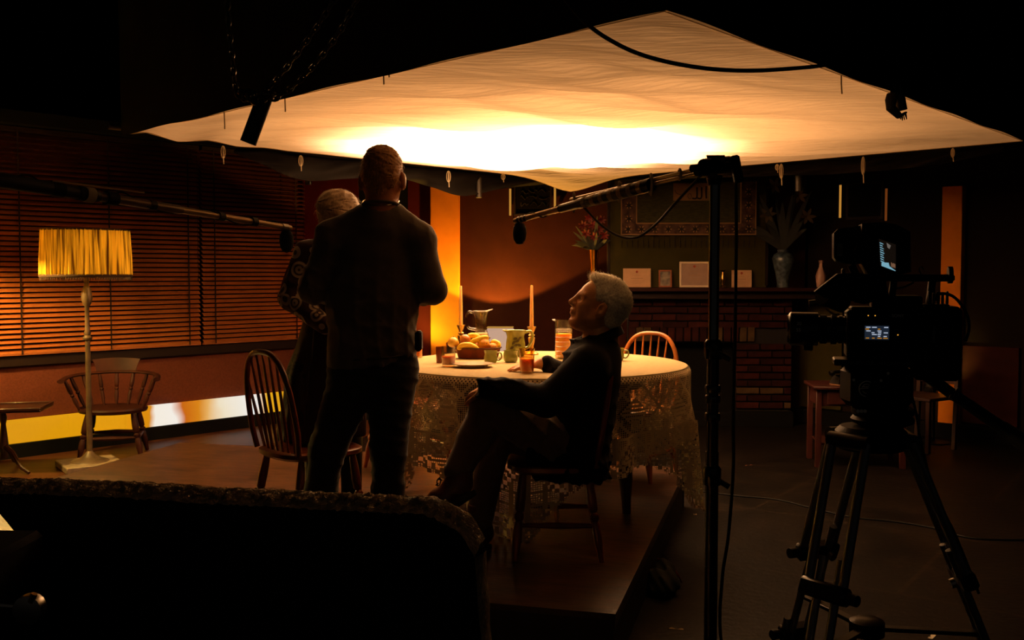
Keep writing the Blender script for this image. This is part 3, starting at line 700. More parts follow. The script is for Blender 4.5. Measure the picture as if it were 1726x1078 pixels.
# ------------------------------------------------------------------ round table and its lace cloths
TC = Vector((.15, 5.45, 0)); TR = .80; TZ = 1.012
tb = thing('round_table', 'large round dining table under lace cloths', 'table', (TC.x, TC.y, PZ)); MT = mat('table_wood', '4a2614', .4, var=.3, vscale=8)
MB().lathe([(.001, TZ-PZ-.006), (TR-.02, TZ-PZ-.006), (TR-.008, TZ-PZ-.014), (TR-.012, TZ-PZ-.035), (.001, TZ-PZ-.035)], n=64).build('table_top', MT, tb)
MB().lathe([(.56, TZ-PZ-.035), (.56, TZ-PZ-.12), (.54, TZ-PZ-.12), (.54, TZ-PZ-.035)], n=48).build('apron', MT, tb)
for k in range(4):
    a = k*PI/2+.95; g = MB(); turned(g, (.52*math.cos(a), .52*math.sin(a), TZ-PZ-.04), (.55*math.cos(a), .55*math.sin(a), 0), .032, 12); g.build('leg', MT, tb)
M_LINEN = mat('cream_linen', 'b4a272', .9, var=.05, vscale=40, bump=.2, bscale=220)
ml = bpy.data.materials.new('cream_lace'); ml.use_nodes = True; MATS['cream_lace'] = ml; ml.node_tree.nodes['Principled BSDF'].inputs['Base Color'].default_value = (*lin('f0dcae'), 1); ml.node_tree.nodes['Principled BSDF'].inputs['Roughness'].default_value = .95
def lace(name, label, drop, r0, z0, s0, cell, patt, fold, seed, disc):
    rnd = np.random.default_rng(seed); ph = rnd.uniform(0, 6.28, 6)
    t = thing(name, label, 'tablecloth', (TC.x, TC.y, z0))
    if disc: MB().lathe([(.001, 0), (.4, .0005), (TR-.02, .0), (r0-.004, -.006), (r0, -.016)], n=96).build('cloth_top', M_LINEN, t)
    n = int(2*PI*r0/cell)
    def fo(th): return sum(a*math.sin(k*th+ph[i]) for i, (k, a) in enumerate(((9, 1.), (14, .8), (23, .5), (5, .6))))/2
    def P(i, j):
        th = 2*PI*i/n; s = s0+j*cell*.93; q = min(1, s/.25); f = fo(th)
        r = r0+.004+fold*(f+.6)*q*(.4+s)+.012*math.sin(min(s, .03)/.03*PI/2)-.02*q*(.5-.5*f)
        return (r*math.cos(th), r*math.sin(th), -.012-s+.006*math.sin(12*th)*q)
    vs = []; fs = []; cache = {}
    jm = int((max(drop(2*PI*i/n) for i in range(n))-s0)/(cell*.93))+1
    def node(i, j):
        key = (i % n, j)
        if key not in cache: cache[key] = len(vs); vs.append(P(i % n, j))
        return cache[key]
    for i in range(n):
        d = drop(2*PI*i/n)
        for j in range(jm):
            s = s0+j*cell*.93
            if s > d: break
            k = patt(i, j, s, d-s)
            if k == 2: continue
            q = [node(i, j), node(i+1, j), node(i+1, j+1), node(i, j+1)]
            if k == 1: fs.append(q); continue
            c = [np.array(vs[x]) for x in q]; m = sum(c)/4; b0 = len(vs); w = .30
            for x in c: vs.append(tuple(x*(1-2*w*.5-.0)+m*(2*w*.5)) if False else tuple(x+(m-x)*w))
            for e in range(4): fs.append((q[e], q[(e+1) % 4], b0+(e+1) % 4, b0+e))
    me = bpy.data.meshes.new('lace'); me.from_pydata(vs, [], fs); me.update(); me.materials.append(ml); o = link('lace_skirt', me, t)
    return t
def patt_top(i, j, s, e):
    if e < .022: return 1 if (i//3+j) % 2 else 0
    if j < 3: return (i+j) % 2
    u = i % 30; dd = abs(u-15)+abs(j-17)*1.1
    if dd < 8: return 1 if (j % 2 == 0 or dd > 6.5) else 0
    if 8 <= dd < 9.6: return 2 if (i+j) % 3 == 0 else 0
    if (i+j) % 15 < 2 or (i-j) % 15 < 2: return 1
    return 0
def patt_low(i, j, s, e):
    if e < .03: return 1 if (i//2+j//2) % 2 else 0
    if e < .05: return 2 if i % 4 < 2 else 1
    u = i % 28; dd = abs(u-14)+abs((j % 30)-15)
    if dd < 7: return 1 if j % 2 else 0
    if 7 <= dd < 13: return 2 if ((i//2)+(j//2)) % 2 else 1
    return 1 if (i % 7 < 2 or j % 6 < 1) else 0
def drop_top(th): return .40+.014*abs(math.sin(th*22))+.05*math.cos(4*(th+1.25))-.02
def drop_low(th):
    c = max(abs(math.cos(th+.99)), abs(math.sin(th+.99))); return min(.735, 1.17/c-TR+.05)+.012*abs(math.sin(th*40))
lace('lace_tablecloth', 'cream lace tablecloth with a scalloped edge lying on the round table', drop_top, TR+.006, TZ, .0, .0105, patt_top, .045, 3, True)
lace('lace_undercloth', 'longer lace undercloth whose corners hang to the platform', drop_low, TR-.012, TZ-.004, .27, .0108, patt_low, .06, 5, False)

# ================================================================== things on the table
def onT(px, py): p = atz(px, py, TZ+.001); return p, p.y/F_PX
M_CER = mat('green_glaze', '8f9440', .25, var=.18, vscale=18, coat=.4)
M_JUICE = mat('orange_juice', 'f0b008', .4); M_MILK = mat('milk', 'e8dcc4', .4); M_AMBER = mat('amber_drink', 'c46a18', .35)
M_WAX = mat('cream_wax', 'e8bc78', .45)
GL = glassmat('clear_glass', 'f4efe2'); GLA = glassmat('amber_glass', 'f8e8c0')
for m_, c_ in ((M_JUICE, (.05, .02, .004)), (M_MILK, (.03, .025, .02)), (M_AMBER, (.04, .012, .003)), (M_WAX, (.02, .01, .005))):
    b = m_.node_tree.nodes['Principled BSDF']; b.inputs['Subsurface Weight'].default_value = .85; b.inputs['Subsurface Radius'].default_value = c_; b.inputs['Subsurface Scale'].default_value = .8
# candlesticks
def candlestick(px, py, ytop, yc, label):
    p, s = onT(px, py); hc = (py-yc)*s; ht = (py-ytop)*s; t = thing('candlestick', label, 'candlestick', p, 0, 'candlesticks on the table')
    MB().lathe([(.042, 0), (.044, .006), (.03, .014), (.014, .022), (.011, hc*.3), (.018, hc*.45), (.021, hc*.6), (.012, hc*.64), (.02, hc*.7), (.012, hc*.74), (.014, hc*.8), (.026, hc*.96), (.027, hc), (.012, hc)], n=20).build('holder', M_BRASS, t)
    MB().lathe([(.0118, hc-.012), (.0105, (hc+ht)/2), (.0075, ht-.004), (.004, ht)], n=14).build('candle', M_WAX, t)
    MB().tube([(0, 0, ht-.003), (.001, 0, ht+.007)], .0012, 5).build('wick', M_BLACK, t)
candlestick(777, 592, 481, 547, 'brass candlestick with a tapered candle left, behind the fruit')
candlestick(896, 597, 480, 550, 'brass candlestick with a tapered candle beside the green jug')
# glass pitcher of milk
p, s = onT(811, 597); h = 73*s; pj = thing('milk_pitcher', 'clear glass pitcher half full of milk behind the bananas', 'pitcher', p)
prof = [(.036, 0), (.05, .02), (.052, h*.2), (.048, h*.4), (.034, h*.6), (.033, h*.72), (.038, h*.86), (.048, h*.97), (.05, h)]
MB().lathe(prof, n=28).build('glass', GL, pj)
g = MB(); g.tube([Vector((math.cos(a)*.05*(1+.45*max(0, math.cos(a))**6), math.sin(a)*.05, h+.014*max(0, math.cos(a))**4)) for a in np.linspace(0, 2*PI, 40, endpoint=False)], .0028, 6, closed=True); g.build('rim', GL, pj)
g = MB(); g.tube(spline([(-.032, 0, h*.58), (-.075, 0, h*.62), (-.09, 0, h*.82), (-.075, 0, h*.98), (-.048, 0, h*.97)], 6), .0075, 8); g.build('handle', GL, pj)
MB().lathe([(.001, .006), (.034, .006), (.048, .022), (.049, h*.2), (.046, h*.36), (.0375, h*.5), (.001, h*.5)], n=28).build('milk', M_MILK, pj)
# green ceramic jug with painted leaves
p, s = onT(869, 600); h = 44*s; jg = thing('ceramic_jug', 'olive green ceramic jug painted with dark leaves', 'jug', p, 0)
pr2 = [(.045, 0), (.056, .012), (.058, h*.35), (.054, h*.6), (.05, h*.75), (.058, h*.93), (.062, h), (.058, h-.002), (.05, h*.8), (.05, .02), (.001, .012)]
MB().lathe(pr2, n=30).build('body', M_CER, jg)
g = MB(); g.tube(spline([(.052, 0, h*.92), (.09, 0, h*.95), (.1, 0, h*.7), (.078, 0, h*.38), (.055, 0, h*.3)], 6), .008, 8); g.build('handle', M_CER, jg)
g = MB(); g.tube([(-.056, 0, h*.97), (-.07, 0, h*1.0), (-.076, 0, h*1.0)], [.014, .009, .004], 8, flat=.6); g.build('spout', M_CER, jg)
M_LEAF = mat('painted_leaf', '4a4218', .5)
for k, (a, z, ang, ln) in enumerate(((-1.95, .35, .5, .03), (-1.75, .55, .8, .034), (-1.55, .45, .3, .03), (-1.35, .62, .6, .036), (-1.2, .45, -.2, .03), (-1.6, .7, .2, .03), (-1.1, .72, .5, .028))):
    g = MB(); R = .0595; vs = []
    for q in range(9):
        f = q/8; w2 = .008*math.sin(PI*f)
        for sg in (-1, 1):
            dx = ln*(f-.5)*math.cos(ang)-sg*w2*math.sin(ang); dz = ln*(f-.5)*math.sin(ang)+sg*w2*math.cos(ang); th = a+dx/R; r = R-.0035*abs(z-.35)*2; vs.append((r*math.cos(th), r*math.sin(th), h*z+dz))
    g.add(vs, [(2*q, 2*q+1, 2*q+3, 2*q+2) for q in range(8)]); g.build('leaf', M_LEAF, jg)
# tall jug of orange juice
p, s = onT(950, 604); h = 66*s; tj = thing('juice_pitcher', 'tall cylindrical glass pitcher of orange juice by the seated man', 'pitcher', p)
MB().lathe([(.047, 0), (.049, .006), (.049, h*.95), (.053, h), (.05, h)], n=28).build('glass', GL, tj)
MB().lathe([(.001, .006), (.0465, .006), (.0465, h*.64), (.001, h*.64)], n=28).build('juice', M_JUICE, tj)
g = MB(); g.tube([(-.05, 0, h*.985), (-.066, 0, h*1.0)], [.014, .005], 8, flat=.5); g.build('spout', GL, tj)
for z in (.68, .72, .76): MB().tube([(.0495*math.cos(a), .0495*math.sin(a), h*z) for a in np.linspace(0, 2*PI, 32, endpoint=False)], .0016, 5, closed=True).build('ring', GL, tj)
for k in range(5): MB().tube([(.0497*math.cos(a), .0497*math.sin(a), h*(.08+.12*k)) for a in np.linspace(0, 2*PI, 32, endpoint=False)], .0012, 4, closed=True).build('ring', GL, tj)
# tumblers
def tumbler(px, py, ytop, wpx, label, liq, fill, g0, name='tumbler', facets=20):
    p, s = onT(px, py); h = (py-ytop)*s; r = wpx*s/2; t = thing(name, label, 'glass', p, 0, 'drinking glasses on the table')
    MB().lathe([(r*.86, 0), (r*.88, .004), (r, h), (r*.96, h), (r*.85, .01), (.001, .009)], n=facets).build('glass', g0, t)
    if liq: MB().lathe([(.001, .0095), (r*.84, .0095), (r*(.84+.1*fill), h*fill), (.001, h*fill)], n=facets).build('drink', liq, t)
    return t
tumbler(888, 628, 586, 27, "glass of orange juice in front of the seated man's hand", M_JUICE, .58, GLA)
tumbler(756, 617, 583, 25, 'ribbed glass of amber drink left of the white plate', M_AMBER, .52, GL)
tumbler(742, 611, 584, 15, 'brown tumbler behind the ribbed glass', M_AMBER, .95, mat('brown_glass', '7a3514', .2), facets=16)
tumbler(704, 602, 560, 18, 'tall amber glass beside the standing man', M_JUICE, .75, GLA)
# mugs
def mug(px, py, ytop, wpx, ang, label):
    p, s = onT(px, py); h = (py-ytop)*s; r = wpx*s/2; t = thing('mug', label, 'mug', p, ang, 'green mugs on the table')
    MB().lathe([(r*.8, 0), (r*.98, h*.2), (r, h*.45), (r*.88, h*.72), (r*1.02, h), (r*.95, h), (r*.82, h*.7), (r*.9, h*.3), (.001, h*.15)], n=24).build('body', M_CER, t)
    MB().tube(spline([(r*.9, 0, h*.82), (r*1.5, 0, h*.78), (r*1.6, 0, h*.45), (r*1.25, 0, h*.22), (r*.92, 0, h*.25)], 5), .0042, 8).build('handle', M_CER, t)
mug(827, 611, 590, 23, -.1, 'green mug with its handle to the right beside the fruit dish')
mug(861, 610, 590, 24, 2.2, "green mug in front of the leaf-painted jug")
mug(1040, 607, 586, 24, -.2, 'green mug half hidden behind the seated man')
# plate
p, s = onT(797, 618); pl = thing('plate', 'white dinner plate at the near edge of the table', 'plate', p)
MB().lathe([(.06, 0), (.062, .004), (.108, .016), (.112, .019), (.108, .019), (.066, .008), (.001, .007)], n=40).build('dish', mat('white_china', 'd9c7ae', .2, coat=.5), pl)
# fruit dish
p, s = onT(806, 603); fd = thing('fruit_dish', 'low brown oval dish holding the fruit', 'dish', p, .1)
MB().lathe([(.105, 0), (.115, .004), (.13, .058), (.133, .062), (.126, .062), (.112, .016), (.001, .012)], n=40, sy=.72).build('dish', mat('brown_dish_glaze', '6a3010', .6, spec=.15, var=.3, vscale=20), fd)
MB().tube([(.134*math.cos(a), .134*.72*math.sin(a), .061) for a in np.linspace(0, 2*PI, 40, endpoint=False)], .0035, 6, closed=True).build('rim', mat('dish_rim', '4a3020', .5, spec=.2), fd)
DY = p.y
def fruit_at(px, py, dy=0.): return at(px, py, DY+dy)
def apple(px, py, dy, r, label, c1, c2, name='apple'):
    c = fruit_at(px, py, dy); t = thing(name, label, 'fruit', c-Vector((0, 0, r*.9)), random.random()*6, 'fruit in the dish')
    pr = [(.001, .12*r)]+[(r*(1.0*math.sin(a)+.06*math.sin(2*a)), r*.95-r*.92*math.cos(a)) for a in np.linspace(.35, PI-.35, 12)]+[(.001, r*1.62)]
    MB().lathe(pr, n=20).build('flesh', mat(name+'_'+c1, c1, .35, color2=c2, vscale=18, coat=.3), t)
    MB().tube([(0, 0, r*1.6), (.003, 0, r*2.0)], .0015, 5).build('stem', M_DARKW, t)
apple(764, 577, -.01, .033, 'yellow apple at the left end of the fruit dish', 'e4c048', 'd89c30')
apple(784, 572, .02, .032, 'reddish apple behind the front banana', 'b0561f', 'c9862c')
apple(800, 583, .03, .032, 'apple hidden in the middle of the fruit pile', 'c08a2a', 'a8641f')
def orange(px, py, dy, r, label):
    c = fruit_at(px, py, dy); t = thing('orange', label, 'fruit', c-Vector((0, 0, r*.96)), 0, 'fruit in the dish')
    MB().ball((0, 0, r*.96), (r, r, r*.96), 20).build('peel', mat('orange_peel', 'e09a14', .45, bump=.35, bscale=260, var=.08, vscale=20), t)
    MB().ball((r*.5, -r*.8, r*1.2), .0028, 8).build('stem_scar', mat('stem_scar', '6a5a20', .8), t)
orange(815, 580, -.02, .036, 'round orange at the front of the fruit dish')
orange(831, 586, .0, .030, 'smaller orange at the right end of the fruit dish')
def banana(pts, dy, r, label):
    P = spline([fruit_at(x, y, d) for x, y, d in pts], 6); t = thing('banana', label, 'fruit', P[len(P)//2]-Vector((0, 0, r)), 0, 'fruit in the dish'); n = len(P)
    g = MB(); rr = [r*min(1, .35+2.6*min(i/(n-1), 1-i/(n-1))**.7) for i in range(n)]; g.tube(P, rr, 7); g.build('peel', mat('banana_peel', 'ecc628', .45, var=.12, vscale=22), t, world=True, angle=60)
    d = (P[-1]-P[-2]).normalized(); g = MB(); g.tube([P[-1]-d*.004, P[-1]+d*.014], [r*.36, r*.25], 7); g.build('stem', mat('banana_stem', '6a4a14', .7), t, world=True)
    d = (P[0]-P[1]).normalized(); g = MB(); g.tube([P[0]-d*.003, P[0]+d*.005], [r*.34, r*.2], 7); g.build('tip', mat('banana_tip', '2a1a0a', .7), t, world=True)
banana([(771, 588, -.06), (780, 582, -.07), (793, 582, -.075), (808, 590, -.075)], 0, .017, 'long front banana lying along the rim of the dish')
banana([(792, 577, -.01), (803, 573, -.025), (815, 569, -.02), (823, 569, 0)], 0, .016, 'banana lying across the top of the fruit pile')
banana([(787, 568, .04), (796, 565, .045), (804, 567, .05), (811, 573, .05)], 0, .016, 'banana at the back of the fruit pile')
banana([(827, 577, .03), (834, 576, .02), (840, 580, .01), (839, 588, 0)], 0, .015, 'short banana curling over the right end of the dish')
# ================================================================== things along the back wall (local x along the wall, -y to the room)
def bthing(name, label, cat, s, off, z, group=None): return thing(name, label, cat, bpt(s, off, z), BANG, group)
# sideboard behind the table with the pale box lamp and a small frame
s0, s1 = bx(735, .3), bx(905, .3)
sb = bthing('sideboard', 'low dark sideboard against the brown wall behind the table', 'sideboard', (s0+s1)/2, .3, .0); W = s1-s0
MB().box((0, 0, .36), (W, .42, .60), bev=.005).build('body', M_DARKW, sb); MB().box((0, 0, .68), (W+.04, .46, .03), bev=.006).build('top', M_DARKW, sb)
for k in range(3):
    d = MB(); d.box((W*(k-1)/3, -.215, .36), (W/3-.02, .012, .52), bev=.003); dd = d.build('door', M_DARKW, sb); MB().ball((W*(k-1)/3+.08, -.228, .42), .012).build('knob', M_BRASS, dd)
for sx in (-1, 1):
    for sy in (-1, 1): MB().box((sx*(W/2-.04), sy*.17, .03), (.05, .05, .06)).build('foot', M_DARKW, sb)
bxm = bthing('box_uplighter', 'pale rounded box-shaped uplighter glowing at its top rim behind the milk pitcher', 'lamp', bx(843, .35), .35, .695)
MB().box((0, 0, .135), (.29, .18, .27), bev=.03).build('shell', emat('pale_glow', 'd0a890', .8), bxm)  # shell emission added to brighten its unlit front
for sy in (-1, 1): MB().tube([(-.13, sy*.07, .272), (.13, sy*.07, .272)], .006, 8).build('rim', emat('warm_rim', 'e0a040', .5), bxm)
MB().box((.1, -.092, .135), (.05, .008, .22), bev=.003).build('side_trim', mat('chrome', 'd8cdbf', .15, metal=1.), bxm)
def picture(name, label, s, off, z, w, h, fw, mf, mp, lean=0., cat='picture', group=None):
    t = bthing(name, label, cat, s, off, z, group); R = Matrix.Rotation(lean, 3, 'X')
    def bxx(c, sz, nm, m, bev=.0): g = MB(); g.box(R @ Vector(c), sz, R, bev); return g.build(nm, m, t)
    bxx((0, .006, h/2), (w-.002, .008, h-.002), 'picture_sheet', mp)
    if fw:
        bxx((0, 0, fw/2), (w, .022, fw), 'frame_side', mf, .002); bxx((0, 0, h-fw/2), (w, .022, fw), 'frame_side', mf, .002)
        bxx((-w/2+fw/2, 0, h/2), (fw, .022, h-2*fw), 'frame_side', mf, .002); bxx((w/2-fw/2, 0, h/2), (fw, .022, h-2*fw), 'frame_side', mf, .002)
    return t
picture('small_frame', 'small dark frame standing behind the yellow apple', bx(761, .3), .3, .695, .11, .12, .012, M_CHAIR, M_DARKW)

# chimney breast with tapestry, mantel and brick fireplace
OF = .25                                           # how far the breast stands out
xl, xr = bx(1026, OF), bx(1293, OF); 
cb = MB().box(((xl+xr)/2, -.06, HB/2+.6), (xr-xl, .3, HB-1.2), bev=.004).build('chimney_breast', M_GREEN, wb)
for xx in (xl, xr): MB().box((xx, -.20, 2.05), (.03, .03, 1.35), bev=.003).build('corner_bead', M_DARKW, wb)
# mantel shelf
mz = bz(1150, 484, OF); ml_, mr_ = bx(1052, OF), bx(1392, OF)
mt = bthing('mantel_shelf', 'long dark wooden mantel shelf over the brick fireplace', 'shelf', (ml_+mr_)/2, OF, mz); Wm = mr_-ml_
MM = mat('mantel_wood', '2a130e', .6, spec=.1, var=.2, vscale=7, stretch=(.3, 1, 1))
MB().box((0, -.08, -.018), (Wm, .34, .036), bev=.004).build('board', MM, mt); MB().box((0, -.04, -.075), (Wm-.06, .24, .075), bev=.006).build('moulding', M_DARKW, mt)
# fireplace: every brick a part
fl, frr = bx(1058, OF), bx(1336, OF); ftop = mz-.115
fp = bthing('brick_fireplace', 'dark red brick fireplace with a black opening', 'fireplace', (fl+frr)/2, OF, 0); Wf = frr-fl
ol, orr = bx(1040, OF)-(fl+frr)/2, bx(1240, OF)-(fl+frr)/2; oz = bz(1150, 577, OF); ol = -Wf/2+.0
M_MORT = mat('dark_mortar', '0f0906', .95)
bc = [mat('brick_red', '30120d', .85, spec=.1, var=.3, vscale=16), mat('brick_dark', '200b09', .85, spec=.1, var=.3, vscale=16), mat('brick_plum', '260e0c', .85, spec=.1, var=.35, vscale=12), mat('brick_buff', '40301d', .85, spec=.1, var=.25, vscale=14)]
zb = .14
MB().box((0, .07, (ftop+oz)/2+.0), (Wf-.01, .14, ftop-oz)).build('mortar_lintel', M_MORT, fp)
MB().box(((orr+Wf/2)/2, .07, (oz+zb)/2), (Wf/2-orr-.01, .14, oz-zb)).build('mortar_pier', M_MORT, fp)
MB().box(((ol+orr)/2, .16, oz/2+.05), (orr-ol, .03, oz)).build('fireback', M_BLACK, fp); MB().box((0, .06, .07), (Wf, .3, .14)).build('hearth', M_BLACK, fp)
shared = {}
def brick(cx, cz, w2, h2, mi, dy=0.):
    key = (round(w2, 3), round(h2, 3), mi)
    if key not in shared:
        g = MB(); g.box((0, 0, 0), (w2, .05, h2), bev=.004); o = g.build('brick', bc[mi], fp); shared[key] = o.data; o.location = (cx, -.006+dy, cz)
    else: link('brick', shared[key], fp, (cx, -.006+dy, cz))
bh = .072; rows = int((ftop-oz-.16)/bh); rr_ = random.Random(4)
z = ftop-bh/2; r = 0
while z > zb+bh*.4:
    lo = -Wf/2 if z > oz+.16 else (orr if z < oz+.02 else None)
    if lo is None: z -= bh; r += 1; continue
    x = lo+.004-(.12 if r % 2 else 0)
    while x < Wf/2-.02:
        w2 = .235; xa, xb2 = max(x, lo+.003), min(x+w2, Wf/2-.003)
        if xb2-xa > .03: brick((xa+xb2)/2, z, xb2-xa-.012, bh-.013, rr_.choice((0, 1, 1, 2, 2, 0, 3) if z < oz else (1, 2, 2, 0)), rr_.uniform(-.003, .003))
        x += w2
    z -= bh; r += 1
x = -Wf/2                                           # soldier course over the opening
k = 0
while x < orr+.12:
    w2 = .078; brick(x+w2/2, oz+.085, w2-.012, .145, rr_.choice((1, 2, 2, 3, 0)), rr_.uniform(-.003, .003)); x += w2; k += 1
# things on the mantel
M_PAPER = mat('certificate_paper', 'b8906c', .8, var=.05, vscale=20); M_INK = mat('faint_ink', '9a7658', .8); M_SEAL = mat('red_seal', '9a3a20', .7)
def certificate(px0, px1, py0, py1, label, fw, mf, mp):
    o2 = OF+.04; s0, s1 = bx(px0, o2), bx(px1, o2); h = bz((px0+px1)/2, py0, o2)-mz; w2 = s1-s0
    t = picture('certificate', label, (s0+s1)/2, o2, mz+.001, w2, h, fw, mf, mp, -.06, 'certificate', 'certificates on the mantel'); R = Matrix.Rotation(-.06, 3, 'X')
    def ln(x, z, ww, hh, m, nm): g = MB(); g.box(R @ Vector((x, .0005, z)), (ww, .001, hh), R); g.build(nm, m, t)
    g = MB(); g.ball(R @ Vector((0, .001, h*.82)), (.012, .002, .012), 10); g.build('seal', M_SEAL, t)
    for fz, fw2 in ((.62, .3), (.47, .42), (.34, .5), (.27, .4), (.2, .3)):
        ln(0, h*fz, w2*fw2, .003 if fz != .47 else .006, M_INK, 'text_line')
    return t
certificate(1050, 1097, 452, 481, 'unframed cream certificate at the left end of the mantel', 0, None, M_PAPER)
certificate(1145, 1196, 441, 481, 'certificate in a white frame in the middle of the mantel', .018, mat('white_frame', 'd8c0a0', .5), mat('grey_paper', '9a7c6c', .8, var=.08, vscale=10))
certificate(1233, 1267, 455, 484, 'unframed cream certificate right of the stand pole', 0, None, M_PAPER)
o2 = OF+.05; s0, s1 = bx(1110, o2), bx(1132, o2)
ph = picture('photo_frame', 'small orange-framed portrait photograph on the mantel', (s0+s1)/2, o2, mz+.001, s1-s0, bz(1120, 455, o2)-mz, .014, mat('orange_frame', '8a451a', .4), mat('grey_photo', '3c3834', .5, color2='8a7a68', vscale=16), -.06)
v = bthing('bud_vase', 'small brass bud vase with a bright highlight on the mantel', 'vase', bx(1218, o2), o2, mz+.001)
MB().lathe([(.028, 0), (.03, .006), (.014, .02), (.022, .06), (.028, .09), (.012, .13), (.01, .15), (.03, .165), (.026, .166)], n=18).build('body', M_BRASS, v)
# white bottle
wbt = bthing('white_bottle', 'white long-necked bottle on the right end of the mantel shelf', 'bottle', bx(1383, o2), o2, mz+.001)
MB().lathe([(.034, 0), (.038, .01), (.05, .11), (.036, .16), (.018, .2), (.017, .235), (.022, .24), (.022, .262), (.001, .264)], n=22).build('body', mat('white_porcelain', 'b08878', .35), wbt)
# porcelain vase with lilies and long leaves
def leafy(m, base, tip, w2, bow, n=7):
    base, tip = Vector(base), Vector(tip); mid = base.lerp(tip, .5)+Vector(bow); P = bez(base, mid, tip, n); d = (tip-base).normalized(); sd = d.cross(Vector((.2, 1, .1))).normalized(); vs = []
    for i, p in enumerate(P):
        f = i/(n-1); ww = w2*math.sin(PI*min(.98, .08+f*.92))
        vs += [p-sd*ww, p+sd*ww+Vector((0, .002, 0))]
    m.add(vs, [(2*i, 2*i+1, 2*i+3, 2*i+2) for i in range(n-1)])
def star_flower(t, c, r, m, k=6, tilt=.3):
    for i in range(k):
        a = i*2*PI/k+random.random()*.3; g = MB(); leafy(g, c, Vector(c)+Vector((r*math.cos(a), -r*tilt, r*math.sin(a))), r*.2, (0, -.01, 0), 6); g.build('petal', m, t)
M_FOL = mat('dark_foliage', '17170a', .7, var=.3, vscale=9); M_LIL = mat('dull_lily', '4c3a18', .7)
M_PORC = mat('blue_white_porcelain', '56646e', .3, color2='20282e', vscale=26, coat=.5)
pv = bthing('porcelain_vase', 'tall blue and white porcelain vase of lilies and leaves on the mantel', 'vase', bx(1319, OF+.03), OF+.03, mz+.001)
k2 = (bz(1319, 421, OF+.03)-mz)
MB().lathe([(.058, 0), (.055, k2*.1), (.07, k2*.35), (.1, k2*.68), (.104, k2*.78), (.085, k2*.88), (.05, k2*.94), (.058, k2), (.05, k2), (.04, k2*.93)], n=28).build('body', M_PORC, pv)
rnd = random.Random(9)
for i in range(22):
    a = rnd.uniform(-1.25, 1.25); L = rnd.uniform(.35, .72); g = MB(); tip = (math.sin(a)*L*.75, rnd.uniform(-.12, .1), k2+math.cos(a)*L*.95); leafy(g, (0, 0, k2*.95), tip, rnd.uniform(.012, .03), (math.sin(a)*.05, 0, .1)); g.build('leaf', M_FOL, pv)
for x, z in ((-.1, .62), (.14, .52), (.22, .32), (-.16, .34)):
    MB().tube(bez((0, 0, k2*.9), (x*.3, 0, k2+z*.6), (x, -.02, k2+z), 8), .004, 5).build('stalk', M_FOL, pv); star_flower(pv, (x, -.03, k2+z), .085, M_LIL)
# brass vase with red flowers on a tall stand left of the chimney breast
sv = bx(1001, .28); stz = 1.28
fs_ = bthing('flower_stand', "tall dark flower stand hidden behind the seated man's head", 'stand', sv, .28, 0)
MB().box((0, 0, stz-.015), (.26, .26, .03), bev=.004).build('top', M_DARKW, fs_)
for sx in (-1, 1):
    for sy in (-1, 1): MB().box((sx*.1, sy*.1, stz/2-.01), (.025, .025, stz-.02)).build('leg', M_DARKW, fs_)
MB().box((0, 0, .3), (.22, .22, .02)).build('shelf', M_DARKW, fs_)
bv = bthing('brass_vase', 'slender brass vase of red flowers beside the chimney breast', 'vase', sv, .28, stz)
hv = bz(1001, 421, .28)-stz
MB().lathe([(.05, 0), (.052, .01), (.03, .05), (.028, hv*.35), (.036, hv*.7), (.05, hv*.97), (.053, hv), (.046, hv), (.03, hv*.6)], n=22).build('body', mat('polished_brass', 'c98a2a', .22, metal=1.), bv)
M_REDF = mat('red_petals', '5c0d06', .6, var=.3, vscale=10)
for i in range(26):
    a = rnd.uniform(-1.5, 1.5); L = rnd.uniform(.14, .34); g = MB(); leafy(g, (0, 0, hv*.96), (math.sin(a)*L*.75, rnd.uniform(-.1, .1), hv+math.cos(a)*L), rnd.uniform(.008, .018), (math.sin(a)*.04, 0, .05)); g.build('leaf', M_FOL, bv)
for x, z in ((-.08, .16), (-.02, .24), (.05, .2), (0, .13), (-.11, .24), (.07, .29), (-.05, .31), (.1, .14)):
    MB().tube(bez((0, 0, hv*.9), (x*.3, 0, hv+z*.6), (x, -.02, hv+z), 6), .003, 5).build('stalk', M_FOL, bv); star_flower(bv, (x, -.03, hv+z), .05, M_REDF, 7, .5)

# tapestry on the chimney breast
oT = OF+.012; tl, tr_ = bx(1046, oT), bx(1273, oT); tz1, tz0 = bz(1160, 306, oT), bz(1160, 396, oT); tw = tr_-tl; th_ = tz1-tz0
ty = bthing('prayer_tapestry', 'fringed tapestry with floral border and dark calligraphy over the mantel', 'tapestry', (tl+tr_)/2, oT, tz0)
M_TB = mat('tapestry_border', '5c4030', .95, color2='2a1614', vscale=13); M_TF = mat('tapestry_field', '3c3818', .95, color2='2a2710', vscale=20, stretch=(1, 1, 3)); M_TL = mat('tapestry_cream', '8a6844', .95); M_TD = mat('tapestry_dark', '1c120c', .95)
MB().grid(lambda u, v: ((u-.5)*tw, -.003*math.sin(u*14), v*th_), 40, 6).build('ground', M_TB, ty, angle=180)
fx, fz = tw*.385, .115
MB().box((0, -.006, fz+(th_-fz)/2), (2*fx, .004, th_-fz-.005)).build('field', M_TF, ty)
for sx in (-1, 1): MB().box((sx*fx, -.009, fz+(th_-fz)/2), (.012, .004, th_-fz)).build('field_line', M_TL, ty)
MB().box((0, -.009, fz), (2*fx, .004, .012)).build('field_line', M_TL, ty)
for sx in (-1, 1):
    for zz in (0, 1): MB().box((sx*tw*.497, -.007, th_/2), (.01, .004, th_)).build('edge_line', M_TL, ty) if zz else None
MB().box((0, -.007, .006), (tw, .004, .012)).build('edge_line', M_TL, ty)
